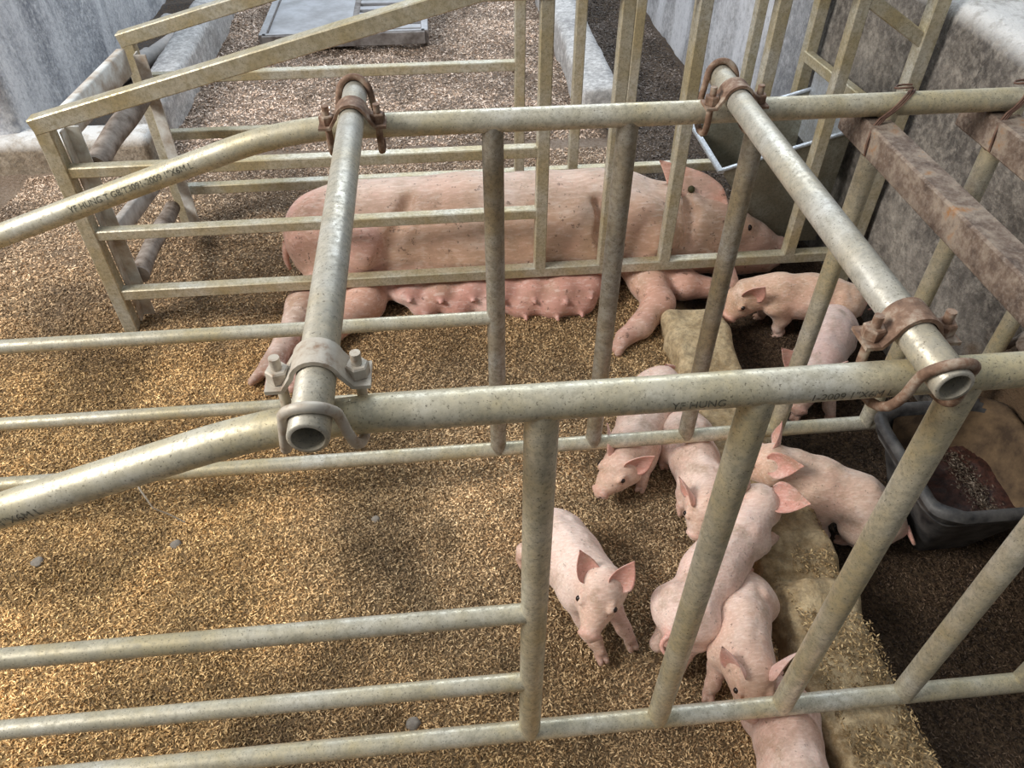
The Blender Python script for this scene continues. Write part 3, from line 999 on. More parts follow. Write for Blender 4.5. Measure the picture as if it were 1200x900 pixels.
def pvc():
    c = thing('plastic_pipe', (-1.30, 3.8, -0.02), 'grey plastic drain pipe with coupling, in the gutter by left wall', 'pipe')
    p = [(-1.42, 3.45, -0.005), (-1.36, 3.66, 0.0), (-1.22, 4.12, 0.005), (-1.19, 4.9, 0.0)]
    mesh_obj('pipe', *tube(p, 0.030, 16), M_PVC, c, smooth=60)
    mesh_obj('coupling', *tube([(-1.375, 3.61, 0.0), (-1.335, 3.74, 0.002)], 0.038, 16), M_PVC, c, smooth=60)


pvc()


def clod(name, x, y, r, label, cat_='clod', mat=None, z=None, squash=0.6):
    n1, n2 = 12, 8
    V, F = [], []
    for j in range(n2 + 1):
        th = math.pi * j / n2
        for k in range(n1):
            a = 2 * math.pi * k / n1
            V.append((math.sin(th) * math.cos(a), math.sin(th) * math.sin(a), math.cos(th)))
    V = np.array(V)
    d = 1 + 0.35 * fbm(V * 1.7 + x * 31 + y * 17, 5)
    zz = ground_h(np.array([x]), np.array([y]))[0] if z is None else z
    V = V * (d * r)[:, None] * np.array([1, 0.9, squash]) + np.array([x, y, zz + r * 0.3])
    for j in range(n2):
        for k in range(n1):
            F.append((j * n1 + k, (j + 1) * n1 + k, (j + 1) * n1 + (k + 1) % n1, j * n1 + (k + 1) % n1))
    return tag(mesh_obj(name, V, F, mat or M_CLOD, smooth=60, loc=(x, y, zz)), label, cat_)


clod('dung_clod', -0.600, 0.957, 0.011, 'dark round clod on husks, left of centre in near pen')
clod('dung_clod.001', -0.194, 0.976, 0.009, 'small grey clod on husks under the middle pen rail')
clod('dung_clod.002', -0.117, 0.548, 0.013, 'dark clod below the lowest left rails, near the bottom edge')
clod('dung_clod.003', -0.868, 0.940, 0.012, 'grey flat clod at the left edge of the husks', squash=0.4)
clod('stone', 0.745, 3.05, 0.030, 'pale stone in the far alley, nearest the white curb', 'stone', M_CURB_W)
clod('stone.001', 0.800, 3.40, 0.026, 'pale stone in the far alley, farther one', 'stone', M_CURB_W)
clod('stone.002', -1.30, 3.18, 0.050, 'grey rubble stone behind the left masonry ledge', 'stone', M_CURB_W)
clod('stone.003', -1.40, 4.35, 0.045, 'pale stone beside the plastic pipe at left wall', 'stone', M_CURB_W)


def ground_strand():
    P = [(-0.655, 1.02, 0.19), (-0.640, 1.00, 0.13), (-0.628, 0.99, 0.085), (-0.612, 1.00, 0.05), (-0.590, 1.005, 0.012)]
    return tag(mesh_obj('string', *tube(P, 0.0016, 6), M_STRAND, smooth=60, loc=P[-1]), 'thin dusty string hanging below the left bottom rail', 'string')


def dirty_cord():
    P = [(1.085, 1.235, 0.02), (1.10, 1.18, 0.10), (1.105, 1.12, 0.19), (1.10, 1.08, 0.27), (1.11, 1.03, 0.37), (1.115, 0.98, 0.47)]
    Q = []
    for i in range(40):
        t = i / 39 * (len(P) - 1); k = min(int(t), len(P) - 2); a = Vector(P[k]).lerp(Vector(P[k + 1]), t - k)
        Q.append((a.x, a.y, a.z))
    rr = [0.008 + 0.002 * math.sin(i * 1.9) for i in range(40)]
    return tag(mesh_obj('stick', *tube(Q, rr, 8), M_LOG, smooth=60, loc=P[0]), 'dark dirty stick leaning on right wall behind the near rail', 'stick')


ground_strand()
dirty_cord()
clod('straw_clump', 1.115, 1.015, 0.030, 'brown straw clump by the leaning stick at right wall', 'clump', M_LOG, 0.34)
o = mesh_obj('wooden_block', *tube([(1.03, 1.795, 0.225), (1.11, 1.775, 0.15)], 0.030, 14), M_LOG, smooth=50, loc=(1.07, 1.785, 0.19))
tag(o, 'brown log end wedged between trough plate and right wall', 'log')


# ------------------------------------------------------------------ pigs: one continuous skin each
def sm_min(d, e, k):
    h = np.clip(0.5 + 0.5 * (d - e) / k, 0, 1)
    return d * (1 - h) + e * h - k * h * (1 - h)


class Body:
    """implicit body; prims: ('c', a, b, ra, rb, k, colour) capsule, ('e', centre, axes(3x3 rows), radii, k, colour), ('x', centre, r) hollow"""
    def __init__(self):
        self.p = []

    def cap(self, a, b, ra, rb, k=0.02, col=None):
        self.p.append(('c', np.array(a, float), np.array(b, float), ra, rb, k, col)); return self

    def ell(self, c, ax, r, k=0.02, col=None):
        self.p.append(('e', np.array(c, float), np.array(ax, float), np.array(r, float), k, col)); return self

    def hole(self, c, r, k=0.004):
        self.p.append(('x', np.array(c, float), r, k, None)); return self

    def dist(self, q, p):
        if p[0] == 'c':
            a, b = p[1], p[2]
            ab = b - a
            t = np.clip(((q - a) @ ab) / max(ab @ ab, 1e-12), 0, 1)
            return np.linalg.norm(q - a - t[:, None] * ab, axis=1) - (p[3] + (p[4] - p[3]) * t)
        if p[0] == 'e':
            l = (q - p[1]) @ p[2].T
            k0 = np.linalg.norm(l / p[3], axis=1)
            k1 = np.linalg.norm(l / p[3] ** 2, axis=1)
            return k0 * (k0 - 1.0) / np.maximum(k1, 1e-9)
        return None

    def sdf(self, q, want_col=False, base=(0.8, 0.55, 0.46)):
        d = None
        if want_col:
            col = np.tile(np.array(base, float), (len(q), 1))
        for p in self.p:
            if p[0] == 'x':
                e = p[2] - np.linalg.norm(q - p[1], axis=1)
                h = np.clip(0.5 - 0.5 * (d - e) / p[3], 0, 1)
                d = d * (1 - h) + e * h + p[3] * h * (1 - h)
                if want_col:
                    w = np.clip((e + 0.003) / 0.003, 0, 1)[:, None]
                    col = col * (1 - w) + np.array([0.25, 0.12, 0.09]) * w
                continue
            e = self.dist(q, p)
            k = p[-2]
            if p[0] == 'c' and p[-1] == 'groove':
                e = -self.dist(q, p)
                h = np.clip(0.5 - 0.5 * (d - e) / k, 0, 1)
                d = d * (1 - h) + e * h + k * h * (1 - h)
                continue
            if d is None:
                d = e
                continue
            h = np.clip(0.5 + 0.5 * (d - e) / k, 0, 1)
            if want_col:
                hc = np.clip(0.5 + 0.5 * (d - e) / max(k, 0.012), 0, 1)[:, None]
                col = col * (1 - hc) + np.array(p[-1] if p[-1] is not None else base) * hc
            d = d * (1 - h) + e * h - k * h * (1 - h)
        return (d, col) if want_col else d

    def bounds(self):
        lo, hi = np.full(3, 9.0), np.full(3, -9.0)
        for p in self.p:
            if p[0] == 'c':
                r = max(p[3], p[4]) + 0.012
                lo = np.minimum(lo, np.minimum(p[1], p[2]) - r); hi = np.maximum(hi, np.maximum(p[1], p[2]) + r)
            elif p[0] == 'e':
                r = p[3].max() + 0.012
                lo = np.minimum(lo, p[1] - r); hi = np.maximum(hi, p[1] + r)
        return lo, hi

    def mesh(self, res, base):
        lo, hi = self.bounds()
        n = np.ceil((hi - lo) / res).astype(int) + 3
        g = [lo[i] - res + res * np.arange(n[i]) for i in range(3)]
        G = np.stack(np.meshgrid(*g, indexing='ij'), -1).reshape(-1, 3)
        D = np.empty(len(G))
        for s in range(0, len(G), 200000):
            D[s:s + 200000] = self.sdf(G[s:s + 200000])
        D = D.reshape(n)
        ins = D < 0
        c = [(i, j, k) for i in (0, 1) for j in (0, 1) for k in (0, 1)]
        sl = lambda A, o: A[o[0]:n[0] - 1 + o[0], o[1]:n[1] - 1 + o[1], o[2]:n[2] - 1 + o[2]]
        cnt = sum(sl(ins, o).astype(int) for o in c)
        cell = (cnt > 0) & (cnt < 8)
        ids = -np.ones(cell.shape, int); ids[cell] = np.arange(cell.sum())
        base_i = np.argwhere(cell)
        acc = np.zeros((len(base_i), 3)); num = np.zeros(len(base_i))
        for o in c:
            for ax in range(3):
                if o[ax] == 0:
                    o2 = list(o); o2[ax] = 1
                    d0 = sl(D, o)[cell]; d1 = sl(D, o2)[cell]
                    m = (d0 < 0) != (d1 < 0)
                    t = d0 / np.where(m, d0 - d1, 1)
                    pt = np.tile(np.array(o, float), (len(base_i), 1)); pt[:, ax] += t
                    acc[m] += pt[m]; num[m] += 1
        V = (base_i + acc / num[:, None]) * res + (lo - res)
        F = []
        for ax in range(3):
            u, v = (ax + 1) % 3, (ax + 2) % 3
            A = np.take(ins, range(0, n[ax] - 1), ax); B = np.take(ins, range(1, n[ax]), ax)
            E = np.argwhere(A != B)
            E = E[(E[:, u] > 0) & (E[:, v] > 0) & (E[:, u] < n[u] - 1) & (E[:, v] < n[v] - 1)]
            q = []
            for du, dv in ((1, 1), (0, 1), (0, 0), (1, 0)):
                w = E.copy(); w[:, u] -= du; w[:, v] -= dv
                q.append(ids[w[:, 0], w[:, 1], w[:, 2]])
            q = np.stack(q, 1)
            inside_first = A[tuple(E.T)]
            q[~inside_first] = q[~inside_first][:, ::-1]
            F.append(q)
        F = np.concatenate(F)
        for _ in range(2):                              # pull the vertices onto the true surface
            d = self.sdf(V); e = 1e-4
            grad = np.stack([(self.sdf(V + np.eye(3)[i] * e) - d) / e for i in range(3)], 1)
            step = d[:, None] * grad / np.maximum((grad ** 2).sum(1, keepdims=True), 0.3)
            L = np.linalg.norm(step, axis=1, keepdims=True)
            V = V - step * np.minimum(1, res * 0.5 / np.maximum(L, 1e-9))
        _, col = self.sdf(V, True, base)
        return V, F, col

    def surface(self, p, d):
        d = np.array(d, float) / np.linalg.norm(d)
        t = 0.0
        for _ in range(60):
            s = self.sdf((np.array(p) + d * t)[None])[0]
            t -= s
            if abs(s) < 1e-5: break
        return np.array(p) + d * t


def unit(v):
    v = np.array(v, float)
    return v / max(np.linalg.norm(v), 1e-9)


def unit_rows(v):
    return v / np.maximum(np.linalg.norm(v, axis=1, keepdims=True), 1e-9)


def leaf_ear(base, direction, facing, L, W, cup=0.62, thick=0.0035, bend=0.12, out_col=(0.80, 0.50, 0.42), in_col=(0.74, 0.36, 0.29), n=14, m=10):
    """pointed, cupped pig ear as a closed thin shell; facing = the open side"""
    t = unit(direction); f = unit(np.array(facing) - t * np.dot(facing, t)); s = np.cross(t, f)
    base = np.array(base, float)
    prof = [0.62, 0.80, 0.93, 1.0, 1.0, 0.97, 0.92, 0.85, 0.76, 0.66, 0.54, 0.41, 0.28, 0.15, 0.03]
    V, C = [], []
    for layer in (0, 1):
        for i in range(n + 1):
            u = i / n
            w = np.interp(u * 14, range(15), prof) * W / 2
            for j in range(m + 1):
                v = -1 + 2 * j / m
                ang = v * (0.35 + cup * (1.3 - u))
                off = w * (1 - math.cos(ang)) * 1.1 + L * bend * u * u
                th = thick * (1 - 0.75 * abs(v) ** 3) * (1 - 0.6 * u)
                V.append(base + t * (L * u - 0.15 * L * (1 - u) * 0.6) + s * (w * math.sin(ang) / max(math.sin(0.35 + cup * (1.3 - u)), 0.2)) + f * (off + (th if layer == 0 else -th) - L * 0.04))
                C.append(in_col if layer == 0 else out_col)
    k = (n + 1) * (m + 1)
    F = []
    for i in range(n):
        for j in range(m):
            a = i * (m + 1) + j
            F.append((a, a + 1, a + m + 2, a + m + 1))
            F.append((k + a + m + 1, k + a + m + 2, k + a + 1, k + a))
    for i in range(n):
        a, b = i * (m + 1), (i + 1) * (m + 1)
        F.append((a, b, k + b, k + a)); F.append((b + m, a + m, k + a + m, k + b + m))
    for j in range(m):
        a = n * (m + 1) + j
        F.append((a, a + 1, k + a + 1, k + a)[::-1])
        F.append((j, j + 1, k + j + 1, k + j))
    return np.array(V), np.array(F), np.array(C)


def small_tube(path, r0, r1, n=8):
    rr = [r0 + (r1 - r0) * i / (len(path) - 1) for i in range(len(path))]
    V, F = tube([tuple(p) for p in path], rr, n, caps=False)
    V = np.array([v[:] for v in V])
    e = len(V)
    V = np.vstack([V, [path[-1]]])
    b = (len(path) - 1) * n
    q = [f for f in F] + [(b + k, b + (k + 1) % n, e, e) for k in range(n)]
    return V, np.array(q)


def join_meshes(parts):
    V = np.concatenate([p[0] for p in parts]); C = np.concatenate([p[2] for p in parts])
    F, n = [], 0
    for p in parts:
        F += [tuple(dict.fromkeys(int(i) + n for i in f)) for f in p[1]]; n += len(p[0])
    return V, F, C


def sphere(c, r, n=10, m=7, squash=None):
    V, F = [], []
    for j in range(m + 1):
        th = math.pi * j / m
        for k in range(n):
            a = 2 * math.pi * k / n
            V.append((c[0] + r * math.sin(th) * math.cos(a), c[1] + r * math.sin(th) * math.sin(a), c[2] + r * math.cos(th)))
    for j in range(m):
        for k in range(n):
            F.append((j * n + k, (j + 1) * n + k, (j + 1) * n + (k + 1) % n, j * n + (k + 1) % n))
    return V, F


def piglet(name, label, P, s=1.0, fat=1.0, skin=(0.82, 0.62, 0.52), up=(0, 0, 1), ears=None, legs=('FL', 'FR', 'HL', 'HR'), tail=None, group='piglets in the crates', floor=0.0, head_up=None, face_len=1.0):
    P = {k: np.array(v, float) for k, v in P.items()}
    B = Body()
    pink = (0.78, 0.41, 0.34); foot_c = (0.66, 0.46, 0.37); face_c = tuple(0.92 * q for q in skin[:1]) + (skin[1] * 0.86, skin[2] * 0.78); belly = (0.76, 0.50, 0.42)
    f = unit(P['sho'] - P['rump'])
    u = unit(np.array(up) - f * np.dot(up, f)); l = np.cross(u, f)
    R = 0.050 * s * fat
    rump, mid, sho, neck, skull, nose = (P[k] for k in ('rump', 'mid', 'sho', 'neck', 'skull', 'nose'))
    k = 0.022 * s
    B.cap(rump, mid, R * 0.96, R * 1.06, k, skin)
    B.cap(mid, sho, R * 1.06, R * 1.0, k, skin)
    B.cap(mid - u * 0.012 * s - f * 0.01, sho * 0.4 + mid * 0.6 - u * 0.014 * s, R * 1.0, R * 0.98, k, belly)
    B.cap(sho, neck, R * 0.94, R * 0.74, k, skin)
    B.cap(neck, skull, R * 0.72, 0.037 * s, k, skin)
    for q in (-1, 1):                                     # shoulder blades, hip points
        B.cap(sho + u * 0.030 * s + l * q * 0.020 * s - f * 0.010 * s, sho - u * 0.020 * s + l * q * 0.040 * s + f * 0.012 * s, 0.0130 * s, 0.0150 * s, 0.010 * s, skin)
        B.cap(rump + u * 0.030 * s + l * q * 0.026 * s + f * 0.022 * s, rump - u * 0.004 * s + l * q * 0.040 * s + f * 0.016 * s, 0.0130 * s, 0.017 * s, 0.010 * s, skin)
    B.cap(rump + u * R * 0.80 + f * 0.02, mid + u * R * 0.86, 0.011 * s, 0.011 * s, 0.012 * s, skin)
    B.cap(mid + u * R * 0.86, sho + u * R * 0.80, 0.011 * s, 0.011 * s, 0.012 * s, skin)
    B.cap(rump - f * R * 0.75 + u * 0.006 * s, rump - f * R * 0.80 - u * 0.026 * s, 0.016 * s, 0.014 * s, 0.010 * s, pink)
    # head
    hf = unit(nose - skull)
    hu0 = np.array(head_up if head_up is not None else up, float)
    hu = unit(hu0 - hf * np.dot(hu0, hf)); hl = np.cross(hu, hf)
    fl = np.linalg.norm(nose - skull)
    B.cap(skull, skull + hf * fl * 0.45 - hu * 0.004 * s, 0.038 * s, 0.029 * s, 0.015 * s, face_c)
    B.cap(skull + hf * fl * 0.4, nose - hf * 0.004, 0.026 * s, 0.0175 * s, 0.014 * s, face_c)
    for q in (-1, 1):
        B.cap(skull + hl * q * 0.020 * s - hu * 0.014 * s, skull + hf * fl * 0.35 + hl * q * 0.013 * s - hu * 0.014 * s, 0.023 * s, 0.017 * s, 0.014 * s, face_c)
    B.cap(skull + hf * fl * 0.35 - hu * 0.020 * s, nose - hf * 0.016 * s - hu * 0.014 * s, 0.018 * s, 0.009 * s, 0.004 * s, face_c)
    A = np.stack([hf, hl, hu])
    B.ell(nose, A, (0.0065 * s, 0.0215 * s, 0.0185 * s), 0.005 * s, pink)
    for q in (-1, 1):                                     # brow ridges over the eyes
        B.ell(skull + hf * fl * 0.33 + hl * q * 0.026 * s + hu * 0.024 * s, A, (0.014 * s, 0.007 * s, 0.006 * s), 0.006 * s, face_c)
    for q in (-1, 1):
        B.hole(nose + hf * 0.0062 * s + hl * q * 0.0075 * s, 0.0036 * s)
    # haunches and shoulders
    for q, leg in ((1, 'HL'), (-1, 'HR')):
        hip = rump + f * 0.012 * s + l * q * 0.024 * s - u * 0.010 * s
        if leg in legs:
            ft = P[leg]
            B.cap(hip, hip * 0.72 + ft * 0.28 + f * 0.010 * s + l * q * 0.006, 0.040 * s, 0.030 * s, 0.02 * s, skin)
            knee = hip * 0.55 + ft * 0.45 + f * 0.020 * s
            hock = hip * 0.22 + ft * 0.78 - f * 0.014 * s + u * 0.004
            B.cap(hip * 0.72 + ft * 0.28 + f * 0.010 * s, knee, 0.029 * s, 0.021 * s, 0.014 * s, skin)
            B.cap(knee, hock, 0.020 * s, 0.0135 * s, 0.01 * s, foot_c)
            foot(B, hock, ft, f, l, s, foot_c)
        else:
            B.ell(hip, np.stack([f, l, u]), (0.044 * s, 0.034 * s, 0.044 * s), 0.02 * s, skin)
    for q, leg in ((1, 'FL'), (-1, 'FR')):
        sh = sho - f * 0.004 * s + l * q * 0.026 * s - u * 0.016 * s
        if leg in legs:
            ft = P[leg]
            el = sh * 0.55 + ft * 0.45 - f * 0.008 * s
            wr = sh * 0.24 + ft * 0.76 + f * 0.004 * s
            B.cap(sh, el, 0.031 * s, 0.019 * s, 0.018 * s, skin)
            B.cap(el, wr, 0.0185 * s, 0.0135 * s, 0.01 * s, foot_c)
            foot(B, wr, ft, f, l, s, foot_c)
        else:
            B.ell(sh, np.stack([f, l, u]), (0.032 * s, 0.024 * s, 0.034 * s), 0.02 * s, skin)
    V, F, C = B.mesh(0.0040 * s, skin)
    V = V + 0.0011 * s * fbm(V * 60, 17)[:, None] * unit_rows(V - mid)
    parts = [(V, F, C)]
    ears = ears or {}
    for q, key in ((1, 'L'), (-1, 'R')):
        e = ears.get(key, {})
        if e is None: continue
        b = skull + hl * q * 0.026 * s + hu * 0.022 * s - hf * 0.010 * s
        d = e.get('dir', hu * 0.50 + hl * q * 0.55 - hf * 0.68)
        fc = e.get('face', hu * 0.35 + hl * q * 0.75 + hf * 0.50)
        parts.append(leaf_ear(b, d, fc, 0.064 * s * e.get('len', 1), 0.054 * s * e.get('wid', 1), thick=0.0034 * s))
    tb = B.surface(rump, -f * 0.95 + u * 0.3)
    td = tail if tail is not None else (-f * 0.30 - u * 0.85 + l * 0.20)
    td = unit(td)
    tp = [tb + td * 0.034 * s * t + l * 0.008 * s * math.sin(4 * t) - f * 0.010 * s * math.sin(3 * t) for t in np.linspace(-0.15, 1, 9)]
    Vt, Ft = small_tube(tp, 0.0055 * s, 0.0022 * s)
    parts.append((Vt, Ft, np.tile(np.array(pink), (len(Vt), 1))))
    V, F, C = join_meshes(parts)
    nz = 0.5 + 0.5 * fbm(V * 22, 91)
    C = C * (0.92 + 0.14 * nz[:, None])
    loc = (float(mid[0]), float(mid[1]), float(floor))
    o = mesh_obj(name, V, F, M_PIGLET, smooth=180, color=np.clip(C, 0, 1), loc=loc)
    tag(o, label, 'piglet', group)
    for q in (-1, 1):
        sp = B.surface(skull + hf * fl * 0.36, hl * q * 0.85 + hu * 0.62)
        mesh_obj('eye', *sphere(sp - (hl * q * 0.85 + hu * 0.62) * 0.0020 * s, 0.0058 * s), M_EYE, o, smooth=180)
    return o


def foot(B, a, ft, f, l, s, col):
    """shank and two-toed trotter"""
    ft = np.array(ft, float)
    B.cap(a, ft + np.array([0, 0, 0.010 * s]), 0.0128 * s, 0.0105 * s, 0.008 * s, col)
    fh = unit(np.array([f[0], f[1], 0.0])) if abs(f[2]) < 0.95 else np.array([1.0, 0, 0])
    lh = np.cross([0, 0, 1], fh)
    toe = (0.36, 0.22, 0.16)
    for q in (-1, 1):
        B.cap(ft + lh * q * 0.005 * s + np.array([0, 0, 0.004 * s]), ft + lh * q * 0.006 * s + fh * 0.016 * s - np.array([0, 0, 0.002 * s]), 0.0072 * s, 0.0052 * s, 0.0025 * s, toe)


def V3(*a): return np.array(a, float)


piglet('piglet', 'pale piglet facing camera, front legs braced, alone on the open husks',
       dict(rump=(0.165, 0.865, 0.070), mid=(0.187, 0.795, 0.088), sho=(0.209, 0.729, 0.105), neck=(0.219, 0.700, 0.122), skull=(0.224, 0.694, 0.143), nose=(0.194, 0.629, 0.098),
            FL=(0.280, 0.657, 0.008), FR=(0.221, 0.638, 0.008), HR=(0.100, 0.850, 0.010), HL=(0.235, 0.860, 0.010)), s=1.0, fat=1.02, skin=(0.88, 0.69, 0.60), ears=dict(L=dict(dir=(0.50, 0.34, 0.72), face=(-0.05, -0.9, 0.45), len=0.85, wid=0.85), R=dict(dir=(-0.26, 0.45, 0.80), face=(0.40, -0.9, 0.30), len=0.85, wid=0.8)))
piglet('piglet.001', 'piglet sniffing husks beneath the middle bottom rail, leftmost of the huddle',
       dict(rump=(0.472, 1.247, 0.080), mid=(0.418, 1.174, 0.058), sho=(0.378, 1.093, 0.055), neck=(0.354, 1.053, 0.064), skull=(0.331, 1.018, 0.073), nose=(0.281, 0.979, 0.040),
            FL=(0.383, 1.015, 0.008), FR=(0.322, 1.050, 0.008), HL=(0.505, 1.200, 0.008), HR=(0.430, 1.265, 0.008)), s=1.0)
piglet('piglet.002', 'piglet crawling head-first toward camera under middle rail, next to the sniffing one',
       dict(rump=(0.500, 1.125, 0.062), mid=(0.500, 1.038, 0.054), sho=(0.499, 0.965, 0.060), neck=(0.490, 0.926, 0.073), skull=(0.478, 0.897, 0.075), nose=(0.458, 0.862, 0.028),
            FL=(0.525, 0.925, 0.008), FR=(0.452, 0.945, 0.008), HL=(0.535, 1.110, 0.008), HR=(0.445, 1.075, 0.008)), s=0.97, fat=0.94)
piglet('piglet.003', 'piglet sitting right of the curb, rump toward the black tub',
       dict(rump=(0.832, 0.842, 0.055), mid=(0.790, 0.880, 0.080), sho=(0.718, 0.920, 0.100), neck=(0.668, 0.940, 0.122), skull=(0.622, 0.948, 0.132), nose=(0.562, 0.985, 0.098),
            FR=(0.757, 0.985, -0.020), FL=(0.742, 0.862, -0.020), HR=(0.890, 0.930, -0.02), HL=(0.778, 0.845, -0.016)), s=1.0, fat=0.95, ears=dict(R=dict(dir=(0.05, 0.15, 1.0), face=(-1, 0.4, 0)), L=dict(dir=(0.55, -0.35, 0.30), face=(-0.2, -0.8, 0.6))), tail=V3(0.2, -0.3, -0.6), skin=(0.78, 0.57, 0.44), floor=-0.03)
piglet('piglet.004', 'large piglet seen from behind, forefeet up on the curb',
       dict(rump=(0.357, 0.637, 0.115), mid=(0.431, 0.716, 0.125), sho=(0.508, 0.793, 0.135), neck=(0.534, 0.818, 0.145), skull=(0.550, 0.836, 0.150), nose=(0.566, 0.893, 0.110),
            FL=(0.500, 0.850, 0.008), FR=(0.580, 0.800, 0.080), HL=(0.330, 0.640, 0.008), HR=(0.352, 0.592, 0.008)), s=1.0, fat=0.93, skin=(0.87, 0.66, 0.57), ears=dict(R=dict(dir=(0.80, -0.42, 0.12), face=(-0.1, -0.5, 0.85), wid=1.1)), tail=V3(-0.1, -0.6, -0.6))
piglet('piglet.005', 'piglet squeezed beside the curb, nosing another piglet\'s back at the bottom',
       dict(rump=(0.492, 0.690, 0.085), mid=(0.462, 0.630, 0.098), sho=(0.446, 0.574, 0.102), neck=(0.446, 0.549, 0.105), skull=(0.449, 0.534, 0.100), nose=(0.440, 0.482, 0.062),
            FL=(0.505, 0.570, 0.012), FR=(0.398, 0.550, 0.008), HL=(0.520, 0.720, 0.008), HR=(0.440, 0.700, 0.008)), s=0.95, fat=0.90, skin=(0.74, 0.52, 0.41))
piglet('piglet.006', 'piglet half out of frame at the bottom edge beside the curb',
       dict(rump=(0.500, 0.500, 0.050), mid=(0.488, 0.440, 0.056), sho=(0.476, 0.385, 0.068), neck=(0.470, 0.355, 0.085), skull=(0.468, 0.330, 0.090), nose=(0.474, 0.285, 0.045),
            FL=(0.515, 0.375, 0.008), FR=(0.430, 0.370, 0.008), HL=(0.535, 0.53, 0.008), HR=(0.45, 0.52, 0.008)), s=0.97, fat=0.92, skin=(0.78, 0.54, 0.44))
piglet('piglet.007', 'tan piglet standing side-on beside the sow\'s snout, facing left',
       dict(rump=(1.035, 1.515, 0.085), mid=(0.950, 1.540, 0.092), sho=(0.860, 1.556, 0.095), neck=(0.815, 1.560, 0.098), skull=(0.775, 1.556, 0.092), nose=(0.735, 1.540, 0.035),
            FL=(0.885, 1.520, -0.022), FR=(0.860, 1.600, -0.022), HL=(1.040, 1.490, -0.022), HR=(1.06, 1.56, -0.022)), s=1.08, fat=0.95, skin=(0.71, 0.48, 0.34), floor=-0.03)
piglet('piglet.008', 'whitish piglet seen along its back, right of curb behind the near rail',
       dict(rump=(0.962, 1.420, 0.088), mid=(0.915, 1.355, 0.095), sho=(0.864, 1.282, 0.095), neck=(0.838, 1.245, 0.098), skull=(0.815, 1.222, 0.095), nose=(0.785, 1.170, 0.045),
            FL=(0.895, 1.200, -0.022), FR=(0.815, 1.215, -0.022), HL=(1.01, 1.40, -0.022), HR=(0.94, 1.43, -0.022)), s=1.06, fat=1.03, skin=(0.82, 0.64, 0.59), floor=-0.03, ears=dict(R=dict(dir=(-0.60, 0.45, 0.62), face=(0.2, -0.8, 0.6))))


